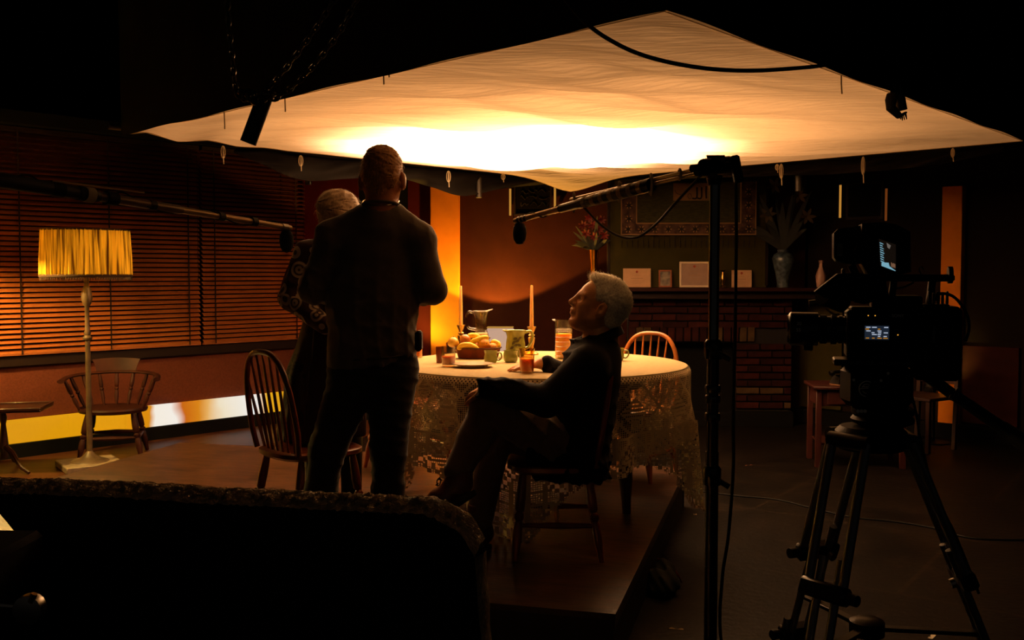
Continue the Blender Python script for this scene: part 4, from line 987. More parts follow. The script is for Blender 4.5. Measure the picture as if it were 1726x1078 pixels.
def rosette(x, z, r):
    g = MB(); g.lathe([(r, 0), (r*.7, .004), (.001, .005)], (x, -.006, z), 10, Matrix.Rotation(PI/2, 3, 'X')); g.build('rosette', M_TD, ty)
    for k in range(6):
        a = k*PI/3; g = MB(); leafy(g, (x+r*.6*math.cos(a), -.012, z+r*.6*math.sin(a)), (x+r*1.5*math.cos(a), -.012, z+r*1.5*math.sin(a)), r*.22, (0, 0, 0), 5); g.build('rosette_petal', M_TL, ty)
nb = 10
for i in range(nb): rosette(-tw/2+.07+(tw-.14)*i/(nb-1), .058, .026)
for sx in (-1, 1):
    for k in range(3): rosette(sx*tw*.442, .16+k*.13, .026)
MB().box((.03, -.0085, th_-.1), (.36, .003, .17)).build('script_panel', M_TL, ty)
def stroke(pts, w0, name='script_stroke'):
    P = spline([(x, -.0115, z) for x, z in pts], 5); g = MB(); g.tube(P, w0, 6, flat=.25); g.build(name, M_TD, ty)
cx, cz = .04, th_-.165
stroke([(cx+.13, cz+.12), (cx+.128, cz+.06), (cx+.132, cz)], .008)                         # alif
stroke([(cx+.085, cz+.11), (cx+.085, cz+.02), (cx+.07, cz), (cx+.045, cz+.005)], .008)     # first lam
stroke([(cx+.04, cz+.11), (cx+.04, cz+.02), (cx+.025, cz), (cx-.005, cz+.003)], .008)      # second lam
stroke([(cx-.005, cz+.003), (cx-.035, cz-.002), (cx-.05, cz+.03), (cx-.028, cz+.05), (cx-.012, cz+.02), (cx-.03, cz-.004)], .007)  # ha
stroke([(cx+.058, cz+.13), (cx+.07, cz+.115), (cx+.082, cz+.13)], .004)
stroke([(cx-.07, cz+.06), (cx-.12, cz+.04), (cx-.16, cz+.055), (cx-.175, cz+.085)], .008)
for i in range(26):
    x = -tw/2+.01+(tw-.02)*i/25; MB().tube([(x, 0, .0), (x+.002, -.002, -.05), (x, -.002, -.055), (x, 0, -.125)], [.0025, .0025, .007, .004], 6).build('tassel', M_TD, ty)
# framed calligraphy; light caught by frame edges is built as glowing strips
M_TUBE = emat('frame_edge_glow', 'e8a040', .55); M_EDGE2 = emat('frame_edge_glow_dim', 'a0521e', .35)  # M_TUBE and M_EDGE2: light caught by frame edges, put into emission
s0, s1 = bx(866, .02), bx(930, .02); z0, z1 = bz(900, 363, .02), bz(900, 304, .02)
cp = picture('calligraphy_picture', 'dark framed calligraphy on the brown wall between two glowing edge strips', (s0+s1)/2, .03, z0, s1-s0, z1-z0, .02, M_DARKW, mat('calligraphy_ground', '080402', .8, spec=.05))
rq = random.Random(2)
for row in range(3):
    for k in range(4):
        x0_ = (-.36+.24*k)*(s1-s0); zz = (z1-z0)*(.3+.18*row); P = spline([(x0_+rq.uniform(0, .02)+.02*i, -.002, zz+rq.uniform(-.018, .03)) for i in range(5)], 4); g = MB(); g.tube(P, .0035, 5, flat=.3); g.build('script_stroke', mat('script_brown', '1c0c05', .7), cp)
def edge_strip(px, p0, p1, label, m, wall='b'):
    if wall == 'b': s_ = bx(px, .03); za, zb_ = bz(px, p1, .03), bz(px, p0, .03); t = bthing('tube_light', label, 'light', s_, .03, za, 'glowing frame edges on the walls')  # tube_light: glowing strip standing in for a lit frame edge
    else: s_ = rx(px); za, zb_ = rz(px, p1), rz(px, p0); t = thing('tube_light', label, 'light', C+RD*s_+Vector((-RD.y, RD.x, 0))*-.03*-1*-1+Vector((0, 0, za)), RANG, 'glowing frame edges on the walls')  # tube_light: glowing strip standing in for a lit frame edge
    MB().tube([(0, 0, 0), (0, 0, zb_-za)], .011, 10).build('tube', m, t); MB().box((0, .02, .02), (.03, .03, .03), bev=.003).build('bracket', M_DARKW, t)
edge_strip(860, 318, 363, 'slim glowing strip for the lit left frame edge of the calligraphy', M_TUBE); edge_strip(935, 312, 360, 'slim glowing strip for the lit right frame edge of the calligraphy', M_TUBE)
edge_strip(1416, 312, 367, 'bright glowing strip for a lit frame edge above the film camera', M_TUBE, 'r'); edge_strip(1493, 318, 372, 'dim glowing strip for a lit frame edge above the monitor', M_EDGE2, 'r')
x0_, x1_ = rx(1420), rx(1489); za, zb_ = rz(1455, 370), rz(1455, 306)
t = thing('dark_picture', 'nearly black framed picture between the glowing edge strips on the right wall', 'picture', C+RD*((x0_+x1_)/2)+Vector((-RD.y, RD.x, 0))*-.0+Vector((0, 0, za)), RANG)
MB().box((0, .02, (zb_-za)/2), (x1_-x0_-.03, .03, zb_-za), bev=.004).build('frame', M_DARKW, t); MB().box((0, .002, (zb_-za)/2), (x1_-x0_-.09, .01, zb_-za-.06)).build('picture_sheet', M_BLACK, t)
# red side table with a drawer and a dark telephone, right
M_RTAB = mat('red_table_paint', '35100a', .5, var=.2, vscale=8)
rp_ = atz(1383, 789, 0); st = thing('side_table', 'red wooden side table with a small drawer near the right wall', 'table', (rp_.x+.33, rp_.y+.2, 0), -.12); tz_ = .63
MB().box((0, 0, tz_-.012), (.72, .46, .024), bev=.004).build('top', M_RTAB, st); MB().box((0, .0, tz_-.09), (.64, .38, .13), bev=.003).build('apron', M_RTAB, st)
dr = MB().box((0, -.195, tz_-.09), (.50, .016, .10), bev=.003).build('drawer', M_RTAB, st); MB().ball((0, -.212, tz_-.09), .012).build('knob', M_BRASS, dr)
for sx in (-1, 1):
    for sy in (-1, 1): MB().box((sx*.315, sy*.185, (tz_-.02)/2), (.042, .042, tz_-.02), bev=.003).build('leg', M_RTAB, st)
MB().box((0, 0, .18), (.6, .36, .018), bev=.003).build('lower_shelf', M_RTAB, st)
tel = thing('telephone', 'small black telephone on the red side table', 'telephone', (rp_.x+.21, rp_.y+.15, tz_), .3)
MB().lathe([(.105, 0), (.108, .006), (.1, .008)], n=24, sy=.8).build('doily', mat('tan_doily', '7a5030', .9), tel)
MB().add([(-.08, -.06, .01), (.08, -.06, .01), (.08, .06, .01), (-.08, .06, .01), (-.05, -.03, .06), (.05, -.03, .06), (.05, .05, .075), (-.05, .05, .075)], [(3, 2, 1, 0), (4, 5, 6, 7), (0, 1, 5, 4), (1, 2, 6, 5), (2, 3, 7, 6), (3, 0, 4, 7)]).build('body', M_BLACKP, tel)
MB().tube(spline([(-.11, 0, .085), (-.08, 0, .1), (0, 0, .105), (.08, 0, .1), (.11, 0, .085)], 4), [.024]*4+[.014]*9+[.024]*4, 10).build('handset', M_BLACKP, tel)
MB().lathe([(.03, 0), (.032, .004), (.001, .005)], (0, -.048, .035), 16, Matrix.Rotation(1.0, 3, 'X')).build('dial', mat('dial_face', 'a08a60', .5), tel)
# chair of dark red wood by the right pilaster
xx = rx(1612); cpos = C+RD*xx+Vector((-RD.y, RD.x, 0))*-.75; cpos.z = 0
rc = thing('wooden_chair', 'dim red wooden chair before the right pilaster', 'chair', cpos, -1.0); MRC = mat('red_brown_chair', '2c1008', .5, var=.25, vscale=8)
MB().box((0, 0, .45), (.42, .42, .03), bev=.006).build('seat', MRC, rc)
for sx in (-1, 1): MB().box((sx*.18, -.18, .22), (.035, .035, .44), bev=.003).build('leg', MRC, rc); MB().bar((sx*.18, .18, 0), (sx*.18, .22, .85), .035, .035, bev=.003).build('leg', MRC, rc)
for z in (.58, .68, .8): MB().box((0, .205, z), (.34, .016, .05), bev=.003).build('back_rail', MRC, rc)
# ================================================================== film camera on its tripod
CY = 2.85
def G(px, py, dy=0.): return at(px, py, CY+dy)
def pbox(mb, x0, x1, y0, y1, d0, d1, bev=.004):
    a, b2 = G(x0, y1, d0), G(x1, y0, d0); return mb.box(((a.x+b2.x)/2, CY+(d0+d1)/2, (a.z+b2.z)/2), (b2.x-a.x, d1-d0, b2.z-a.z), None, bev)
cc = thing('cinema_camera', 'black cinema camera with a zoom lens on the tripod', 'camera', G(1490, 618))
M_CAM = mat('camera_black', '040404', .55, spec=.1, bump=.1, bscale=300); M_RUB = mat('rubber', '0a0a0a', .7, spec=.2); M_WHT = mat('white_print', 'e8e8e4', .6)
def part(nm, mb, m=None, par=cc): return mb.build(nm, m or M_CAM, par, world=True)
m = MB(); pbox(m, 1443, 1550, 523, 607, -.075, .075, .008); body = part('body', m)
m = MB(); pbox(m, 1548, 1626, 516, 640, -.07, .07, .012); part('rear_module', m)
m = MB(); pbox(m, 1560, 1600, 512, 518, -.04, .04, .003); part('rear_latch', m)
m = MB(); pbox(m, 1578, 1583, 548, 577, -.073, -.069, .001); part('rear_label', m, mat('grey_label', '3a4048', .6))
m = MB(); pbox(m, 1450, 1556, 518, 526, -.07, .06, .004); part('top_plate', m)
m = MB(); pbox(m, 1462, 1523, 538, 580, -.0785, -.074, .003); part('control_panel', m, M_RUB)
scr = emat('status_screen', '3c4a60', .22); m = MB(); pbox(m, 1472.5, 1512, 549, 572.5, -.0805, -.077, .0005); so = part('status_screen', m, scr)
rq = random.Random(5)
for row in range(7):
    for k in range(4):
        if rq.random() < .25: continue
        x0_ = 1474+k*9.5+rq.uniform(0, 1.5); y0_ = 551+row*3.05; am = row in (1, 6)
        m = MB(); pbox(m, x0_, x0_+rq.uniform(4, 8), y0_, y0_+1.5, -.0812, -.0803, 0); m.build('screen_text', emat('amber_text', 'd08a20', .7) if am else emat('white_text', 'b8c4d8', .9), so, world=True)
for lx, ly in ((1478, 532), (1489, 532), (1525, 564)):
    m = MB(); pbox(m, lx-.9, lx+.9, ly-.9, ly+.9, -.0768, -.0745, 0); part('indicator_light', m, emat('indicator', 'e09a30', 1.2))
def face_text(nm, txt, px, py, hpx, m, dy, par=cc, roty=0.):
    p = G(px, py, dy); M = Matrix.Translation(p) @ Matrix.Rotation(PI/2, 4, 'X'); return text_mesh(nm, txt, hpx*CY/F_PX*1.35, m, par, M)
face_text('maker_mark', 'SONY', 1525, 532, 5.2, M_WHT, -.0765)
for px, py, r in ((1450, 587, 5), (1451, 558, 4), (1456, 540, 2.5), (1530, 545, 3), (1538, 590, 3)):
    m = MB(); m.lathe([(r*.0017, 0), (r*.0017, .006), (r*.0011, .008), (.0001, .008)], G(px, py, -.075), 14, Matrix.Rotation(PI/2, 3, 'X')); part('knob', m, M_RUB)
for k in range(6):
    m = MB(); pbox(m, 1465+k*10, 1471+k*10, 541, 545, -.082, -.078, .001); part('button', m, M_RUB)
# lens: a stack of rings along x
ax = G(1388, 556); RX = Matrix.Rotation(PI/2, 3, 'Y')
def lring(nm, x0, x1, r0, r1, mm, par, n=36, lip=False):
    p0 = G(x0, 556).x; p1 = G(x1, 556).x; s = CY/F_PX; m = MB(); m.lathe([(r0*s*.9, 0), (r0*s, .0015), (r1*s, p1-p0-.0015), (r1*s*.9, p1-p0)], Vector((p0, CY, ax.z)), n, RX); return m.build(nm, mm, par, world=True)
M_LENS = mat('lens_barrel', '0b0a09', .3, spec=.35)
lens = lring('lens', 1366, 1443, 23, 22, M_LENS, cc)
lring('front_barrel', 1337, 1384, 29, 28.5, M_LENS, lens); lring('front_ring', 1335, 1340, 27, 29.5, M_LENS, lens)
lring('focus_gear', 1386, 1398, 25, 25, M_RUB, lens); lring('zoom_gear', 1404, 1414, 25.5, 25.5, M_RUB, lens); lring('lens_mount', 1426, 1437, 25.5, 27, mat('mount_metal', '6e6a62', .25, metal=1.), lens)
lring('iris_ring', 1416, 1424, 24, 24, M_LENS, lens); lring('rear_ring', 1436, 1444, 28, 28, M_LENS, lens)
m = MB(); m.lathe([(.0001, 0), (.040, -.004), (.042, 0)], Vector((G(1336, 556).x-.001, CY, ax.z)), 30, RX); m.build('front_glass', mat('coated_glass', '050608', .2), lens, world=True)
m = MB(); pbox(m, 1363, 1379, 583, 593, -.02, .02, .003); m.build('motor_foot', M_RUB, lens, world=True)
sL = CY/F_PX
def lens_text(txt, px, py, h):
    z = G(px, py).z-ax.z; R = 28.8*sL; y = -math.sqrt(max(R*R-z*z, 0))-.0006; tilt = math.asin(max(-1, min(1, z/R)))
    return text_mesh('lens_print', txt, h*sL*1.3, M_WHT, lens, Matrix.Translation(Vector((G(px, py).x, CY+y, ax.z+z))) @ Matrix.Rotation(PI/2-tilt*-1*-1, 4, 'X'))
lens_text('20', 1352, 545.5, 6); lens_text('55', 1351, 556.5, 6)
# viewfinder, loupe
vf = thing('viewfinder_tmp', 'x', 'x'); bpy.data.objects.remove(vf)
m = MB(); m.prism([(G(x, y).x, G(x, y).z) for x, y in ((1377, 491), (1414, 461), (1440, 459), (1488, 466), (1495, 500), (1455, 512), (1430, 505), (1408, 508), (1390, 500))], CY-.06, CY+.02); v_ = part('viewfinder', m)
m = MB(); m.tube([G(1372, 512, -.02), G(1388, 510, -.02)], [.009, .009], 12); m.build('viewfinder_knob', mat('worn_metal_knob', '7a6640', .35, metal=.8), v_, world=True)
m = MB(); m.tube(spline([G(1396, 508, -.03), G(1402, 520, -.03), G(1412, 529, -.03), G(1424, 531, -.03)], 5), .003, 6); m.build('viewfinder_cable', mat('tan_cable', '6a5020', .6), v_, world=True)
m = MB(); m.tube([G(1400, 497, -.05), G(1424, 510, .0)], .03, 16); m.build('eyecup', M_RUB, v_, world=True)
m = MB(); pbox(m, 1430, 1436, 452, 466, -.045, .0, .003); m.build('joint', M_BLKMET, v_, world=True)
# on-board monitor with hood, seen obliquely
m = MB(); m.prism([(G(x, y).x, G(x, y).z) for x, y in ((1409, 392), (1416, 385), (1436, 383), (1456, 391), (1456, 444), (1440, 446), (1414, 440), (1409, 434))], CY-.03, CY+.08); mo = part('monitor_shell', m)
q = [(1452, 378), (1480, 376), (1506, 380), (1527, 392), (1528, 458), (1500, 466), (1462, 462), (1450, 440)]
m = MB(); m.prism([(G(x, y).x, G(x, y).z) for x, y in q], CY-.07, CY+.07); m.build('monitor_body', M_CAM, mo, world=True)
m = MB(); m.prism([(G(x, y).x, G(x, y).z) for x, y in ((1436, 383), (1470, 376), (1470, 384), (1440, 390))], CY-.02, CY+.05); m.build('monitor_bracket', M_CAM, mo, world=True)
def quad(mb, pts): mb.add(pts, [(0, 1, 2, 3)]); return mb
SQ = [G(1494, 402, -.0712), G(1521, 412, -.0712), G(1521, 457, -.0712), G(1496, 447, -.0712)]
m = MB(); quad(m, SQ); sc_ = m.build('monitor_screen', emat('monitor_picture', '2a1f18', .25), mo, world=True)
def sq(u, v, d=-.0006): p = (SQ[0].lerp(SQ[1], u)).lerp(SQ[3].lerp(SQ[2], u), v); return p+Vector((0, d, 0))
m = MB(); m.add([sq(.1, .86), sq(.55, .78), sq(.6, .9), sq(.98, .98), sq(.98, 1), sq(.08, 1)], [(0, 1, 2, 3, 4, 5)]); m.build('screen_sky_patch', emat('screen_blue', '7fb4c8', .8), sc_, world=True)
for k in range(9):
    m = MB(); v0 = .12+k*.085; m.add([sq(.04, v0), sq(.2+.1*rq.random(), v0+.01), sq(.2+.1*rq.random(), v0+.045), sq(.04, v0+.04)], [(0, 1, 2, 3)]); m.build('screen_highlight', emat('screen_blue', '7fb4c8', .8), sc_, world=True)
m = MB(); m.add([sq(.45, .05), sq(.7, .1), sq(.62, .25), sq(.5, .22)], [(0, 1, 2, 3)]); m.build('screen_highlight', emat('screen_grey', '8a8078', .5), sc_, world=True)
for k in range(4):
    m = MB(); u0 = .7+.07*k; m.add([sq(u0, .72+.05*rq.random()), sq(u0+.05, .74), sq(u0+.05, .9), sq(u0, .88)], [(0, 1, 2, 3)]); m.build('screen_highlight', emat('screen_orange', 'b08060', .5), sc_, world=True)
m = MB(); pbox(m, 1420.5, 1429.5, 410, 431, -.032, -.0295, .0005); m.build('sticker', mat('grey_sticker', '6a6a68', .7), mo, world=True)
for k in range(3): m = MB(); pbox(m, 1422+k*2.4, 1423+k*2.4, 413+2*k, 428-k, -.0326, -.0318, 0); m.build('sticker_text', M_BLACK, mo, world=True)
m = MB(); m.tube([G(1454, 423, -.072), G(1458, 413, -.072)], .0022, 6); m.build('latch', mat('worn_metal_knob', '7a6640', .35, metal=.8), mo, world=True)
m = MB(); m.tube([G(1438, 446, .0), G(1448, 470, .0)], .012, 10); m.build('monitor_arm', M_BLKMET, mo, world=True)
# top handle
m = MB(); m.bar(G(1490, 468), G(1600, 468), .03, .02, bev=.005); hd = part('top_handle', m)
for px in (1506, 1566): m = MB(); m.bar(G(px, 470), G(px-6, 520), .03, .018, bev=.003); m.build('handle_post', M_CAM, hd, world=True)
m = MB(); m.tube([G(1590, 463), G(1597, 463)], .024, 16); m.build('handle_end', M_CAM, hd, world=True)
m = MB(); pbox(m, 1480, 1560, 498, 522, -.05, .05, .006); m.build('handle_base', M_CAM, hd, world=True)
m = MB(); m.tube(spline([G(1552, 462, -.02), G(1549, 455, -.02), G(1552, 449, -.02), G(1556, 455, -.02)], 4), .002, 5); m.build('cable_hook', M_BLKMET, hd, world=True)
m = MB(); m.tube(spline([G(1574, 505, -.03), G(1588, 494, -.05), G(1610, 500, -.06), G(1628, 525, -.06), G(1631, 550, -.05), G(1624, 572, -.04)], 6), .0042, 7); part('power_cable', m, M_RUB)
m = MB(); m.tube(spline([G(1512, 486, -.05), G(1530, 484, -.06), G(1545, 476, -.05)], 5), .003, 6); part('monitor_cable', m, M_RUB)
for k in range(5): m = MB(); pbox(m, 1568+k*7, 1572+k*7, 490+3*(k % 2), 512, -.05, -.03, .002); part('rear_connector', m, M_BLKMET)
m = MB(); pbox(m, 1418, 1562, 607, 618, -.05, .05, .003); part('base_plate', m, M_BLKMET)
m = MB(); m.tube([G(1440, 595, -.03), G(1452, 595, -.03)], .014, 14); part('rod_clamp', m, M_BLKMET)
cc.rotation_euler.z = math.radians(-15); cc.scale = (1.0, 1.0, 1.0)      # aimed a little away, towards the table
# tripod with fluid head
tpd = thing('tripod', 'black tripod with a fluid head carrying the film camera', 'tripod', (G(1475, 760).x, CY, 0))
def tpart(nm, mb, mm=None, par=None): return mb.build(nm, mm or M_BLKMET, par or tpd, world=True)
m = MB(); pbox(m, 1437, 1545, 618, 690, -.065, .065, .02); head = tpart('fluid_head', m, M_CAM)
m = MB(); m.tube([G(1461, 655, -.078), G(1461, 655, .07)], .038, 28); tpart('tilt_drum', m, M_CAM, head)
for rr2, w2 in ((.0215, .0012),):
    m = MB(); c0 = G(1461, 655, -.0785); m.tube([c0+Vector((rr2*math.cos(a), 0, rr2*math.sin(a))) for a in np.linspace(0, 2*PI, 32, endpoint=False)], w2, 5, closed=True); tpart('emblem_ring', m, M_WHT, head)
c0 = G(1461, 655, -.0787)
for pts in (((-.014, .004), (-.006, .012), (.004, .012), (.012, .004)), ((-.02, .0), (.0, .002), (.02, .0)), ((-.012, -.006), (-.004, -.012), (.006, -.012), (.014, -.004)), ((-.012, .006), (.0, .006), (.012, .006))):
    m = MB(); m.tube(spline([c0+Vector((x, 0, z)) for x, z in pts], 4), .001, 4); tpart('emblem_stroke', m, M_WHT, head)
for px, py in ((1497, 629), (1485, 641), (1439, 640)):
    m = MB(); m.tube([G(px, py, -.07), G(px, py, -.064)], .004, 10); tpart('screw', m, M_STEEL, head)
m = MB(); m.lathe([(.06, -.0), (.085, .01), (.088, .02), (.08, .03), (.086, .036), (.086, .05), (.07, .06)], G(1487, 717), 28); tpart('bowl_collar', m, M_CAM)
for k in range(3): m = MB(); m.tube([G(1446+k*6, 692.5, -.089), G(1446+k*6, 692.5, -.083)], .005, 10); tpart('collar_screw', m, M_STEEL)
m = MB(); m.tube([G(1556, 628, .03), G(1600, 660, -.05), G(1730, 748, -.3)], [.018, .016, .017], 12); pb = tpart('pan_bar', m, M_RUB)
m = MB(); m.tube([G(1602, 672, -.09), G(1616, 656, -.07)], .006, 8); tpart('pan_bar_clamp', m, mat('worn_metal_knob', '7a6640', .35, metal=.8), pb)
m = MB(); m.tube([G(1690, 722, -.22), G(1760, 768, -.36)], .021, 12); tpart('pan_bar_grip', m, M_RUB, pb)
m = MB(); m.tube(spline([G(1535, 660, -.05), G(1545, 700, -.05), G(1552, 745, -.02), G(1575, 830, -.03), G(1610, 900, -.04), G(1650, 1000, -.06)], 6), .004, 6); tpart('control_cable', m, M_RUB)
top = G(1468, 738); m = MB(); m.lathe([(.09, -.03), (.1, -.02), (.1, .02), (.085, .035), (.03, .035)], top, 30); tpart('crown', m, M_CAM)
def leg(ang, foot, hinge_r=.1):
    d = Vector((math.cos(ang), math.sin(ang), 0)); sd = Vector((-d.y, d.x, 0)); h = top+d*hinge_r; f = Vector(foot); ax_ = (f-h); u = ax_.normalized()
    m = MB(); m.tube([h-sd*.065, h+sd*.065], .022, 14); tpart('hinge', m, M_BLKMET)
    up = u.cross(sd)
    for sg in (-1, 1):
        m = MB(); m.tube([h+sd*sg*.056, h+sd*sg*.056+ax_*.40], .0135, 12); tpart('upper_tube', m, mat('leg_tube', '66666a', .32, metal=.35))
        m = MB(); m.tube([h+sd*sg*.03+ax_*.30-up*.012, h+sd*sg*.03+ax_*.70-up*.012], .012, 12); tpart('middle_tube', m, mat('leg_tube', '66666a', .32, metal=.35))
        m = MB(); m.tube([h+sd*sg*.05+ax_*.62, f+sd*sg*.02], .0115, 12); tpart('lower_tube', m, mat('leg_tube', '66666a', .32, metal=.35))
    for t_, wd in ((.385, .15), (.68, .13)):
        c = h+ax_*t_; m = MB(); m.bar(c-sd*wd/2, c+sd*wd/2, .045, .05, up=u, bev=.008); cl = tpart('leg_clamp', m)
        m = MB(); m.tube([c+sd*wd*.5, c+sd*(wd*.5+.03)], .016, 12); tpart('clamp_knob', m, M_RUB, cl)
        m = MB(); m.tube([c-sd*wd*.2-up*.03, c-sd*wd*.2-up*.045], .014, 14); tpart('clamp_disc', m, M_STEEL, cl)
    m = MB(); m.ball(f+Vector((0, 0, .012)), (.03, .03, .014)); tpart('foot', m, M_RUB)
    return h+ax_*.55
K1 = leg(math.radians(215), (.70, 2.52, .0)); K2 = leg(math.radians(-8), (1.56, 2.82, .0)); K3 = leg(math.radians(112), (.90, 3.34, 0))
mid_ = (K1+K2+K3)/3-Vector((0, 0, .0))
for kk in (K1, K2, K3): m = MB(); m.bar(mid_, kk, .03, .012, bev=.002); tpart('spreader_arm', m)
m = MB(); m.lathe([(.05, -.02), (.05, .02), (.03, .03)], mid_, 18); tpart('spreader_hub', m)

# ================================================================== boom stand and boom microphones
BY = 3.05; sp_ = at(1201, 700, BY)
bs = thing('boom_stand', 'tall black telescopic stand carrying the right boom microphone', 'stand', (sp_.x, BY, 0)); M_STD = mat('satin_black_tube', '3a3836', .25, metal=.95)
topz = at(1204, 302, BY).z
def bpart(nm, mb, mm=M_STD, par=None): return mb.build(nm, mm, par or bs)
m = MB(); m.tube([(0, 0, .25), (0, 0, .95)], .0205, 16); bpart('lower_tube', m)
m = MB(); m.tube([(0, 0, .9), (0, 0, 1.24)], .0185, 16); bpart('middle_tube', m)
m = MB(); m.tube([(0, 0, 1.2), (0, 0, topz)], .0165, 16); bpart('upper_tube', m, mat('chrome_black_tube', '6e7274', .2, metal=1.))
for py in (655, 672, 702): z = at(1201, py, BY).z; m = MB(); m.lathe([(.0215, -.012), (.024, -.008), (.024, .008), (.0215, .012)], (0, 0, z), 18); bpart('collar', m, mat('collar_metal', '4a4640', .3, metal=.9))
for py, ln in ((588, 1), (800, -1)):
    z = at(1201, py, BY).z; m = MB(); m.lathe([(.026, -.03), (.028, -.02), (.028, .02), (.02, .03)], (0, 0, z), 18); c_ = bpart('lock_collar', m)
    m = MB(); m.tube([(-.02, -.02, z+.01), (.045, -.035, z-.03)], [.007, .009], 8); bpart('lock_lever', m, M_BLKMET, c_)
for k in range(3):
    a = k*2*PI/3+.5; c_, s_ = math.cos(a), math.sin(a); m = MB(); m.tube([(.02*c_, .02*s_, .30), (.30*c_, .30*s_, .12), (.48*c_, .48*s_, .012)], .011, 8); bpart('leg', m); m = MB(); m.tube([(.02*c_, .02*s_, .1), (.3*c_, .3*s_, .12)], .007, 6); bpart('brace', m)
m = MB(); m.tube([(0, 0, .08), (0, 0, .3)], .024, 14); bpart('leg_collar', m)
# grip head
def BG(px, py, dy=0.): return at(px, py, BY+dy)
def wp(nm, mb, mm=M_BLKMET, par=None): return mb.build(nm, mm, par or bs, world=True)
m = MB(); m.tube([BG(1204, 312), BG(1204, 296)], [.019, .026], 16); wp('spigot', m)
m = MB(); m.tube([BG(1186, 282, -.03), BG(1229, 277, .05)], .026, 16); gh = wp('grip_head', m)
m = MB(); m.tube([BG(1190, 269), BG(1221, 269)], .014, 14); wp('grip_plate', m, mat('grip_alloy', '6a5f50', .35, metal=.8), gh)
m = MB(); m.tube([BG(1166, 284, -.03), BG(1190, 282, .0)], [.012, .014], 12); wp('grip_jaw', m, M_BLKMET, gh)
m = MB(); m.tube([BG(1174, 290, -.04), BG(1192, 286, -.01)], [.012, .014], 12); wp('grip_jaw', m, M_BLKMET, gh)
m = MB(); a_, b_ = BG(1237, 262, .0), BG(1246, 308, .0); m.bar(a_, b_, .028, .03, up=(0, 1, 0), bev=.006); wp('grip_handle', m, M_RUB, gh)
m = MB(); m.tube([BG(1222, 279), BG(1240, 280)], .012, 10); wp('grip_shaft', m, M_BLKMET, gh)
m = MB(); m.ball(BG(1200, 296, -.02), (.018, .018, .014)); wp('grip_knob', m, mat('worn_red_knob', '5a2a18', .5), gh)
# right boom
M_BOOM = mat('grey_boom_tube', 'c0a47c', .34, metal=.6); M_TAPE = mat('cloth_tape', 'c0a888', .8); M_BLKT = mat('black_tape', '15130f', .6)
def boom(pm, label): return thing('boom_microphone', label, 'microphone', pm, 0, 'boom microphones')
def micro(t, p, s=1.):
    p = Vector(p); m = MB(); m.lathe([(.001, -.062*s), (.014*s, -.058*s), (.024*s, -.042*s), (.028*s, -.018*s), (.026*s, .006*s), (.018*s, .022*s), (.012*s, .026*s)], p, 20); m.build('foam_windshield', mat('grey_foam', '2c2a26', .95, bump=.5, bscale=400), t, world=True)
    m = MB(); m.tube([p+Vector((0, 0, .02*s)), p+Vector((0, 0, .045*s))], .009*s, 10); m.build('capsule_clip', M_BLKMET, t, world=True)
    m = MB(); m.bar(p+Vector((-.022*s, 0, .036*s)), p+Vector((.024*s, 0, .038*s)), .01, .003); m.build('clip_bar', M_BLKMET, t, world=True)
E1 = at(868, 372, 4.0); E2 = BG(1098, 311, .22); E0 = at(876, 378, 4.0)
rb = boom(E1, 'boom microphone reaching left from the tall stand'); dirb = (E2-E1)
micro(rb, at(876, 386, 4.0))
m = MB(); m.tube([E1.lerp(E2, t_) for t_ in (0, .40)], [.0105, .0125], 12); wp('thin_section', m, M_BOOM, rb)
m = MB(); m.tube([E1.lerp(E2, t_) for t_ in (.38, .50, .52, 1.0)], [.0155, .017, .0195, .0225], 14); wp('thick_section', m, mat('black_boom_tube', '1a1815', .3, metal=.5), rb)
for k in range(7):
    t0_ = .56+k*.062; m = MB(); m.tube([E1.lerp(E2, t0_), E1.lerp(E2, t0_+.026)], .0205+.0004*k, 14); wp('tape_band', m, M_TAPE if k in (0, 5) else mat('brown_tape', 'a08660', .4, metal=.4), rb)
for t_ in (.03, .06, .09): m = MB(); m.tube([E1.lerp(E2, t_), E1.lerp(E2, t_+.015)], .0125, 10); wp('end_clip', m, M_BLKMET, rb)
m = MB(); P = []
for i in range(28): f = i/27; a = f*2*PI*1.6; c_ = E1.lerp(E2, .08+f*.36); P.append(c_+Vector((0, math.cos(a), math.sin(a)))*.015)
m.tube(P, .0028, 6); wp('coiled_cable', m, M_RUB, rb)
m = MB(); m.tube([E1+Vector((-.004, 0, 0)), E1+Vector((-.006, 0, .03))], .0016, 5); wp('cable_tie', m, M_RUB, rb)
R1 = at(962, 336, 3.72); R2 = BG(1182, 283)
for o_ in (Vector((0, 0, 0)), Vector((0, .012, -.014))): m = MB(); m.tube([R1+o_, R2+o_], .0062, 8); wp('support_rod', m, mat('bright_rod', 'e0c8a0', .3, metal=.7), rb)
for t_ in (.03, .42, .66, .86): c_ = R1.lerp(R2, t_); q_ = c_+Vector((0, 0, -.028 if t_ < .7 else -.008)); m = MB(); m.tube([(c_+q_)/2+Vector((0, math.cos(a)*.022, math.sin(a)*(.034 if t_ < .7 else .016))) for a in np.linspace(0, 2*PI, 16, endpoint=False)], .0045, 6, closed=True); wp('strap', m, M_TAPE, rb)
m = MB(); m.tube(spline([at(985, 350, 3.6), at(1010, 376, 3.5), at(1040, 396, 3.4), at(1072, 400, 3.3), at(1105, 378, 3.2), at(1140, 340, 3.1), BG(1184, 293)], 7), .0045, 7); wp('hanging_cable', m, mat('tan_rubber_cable', '4a3a26', .5), rb)
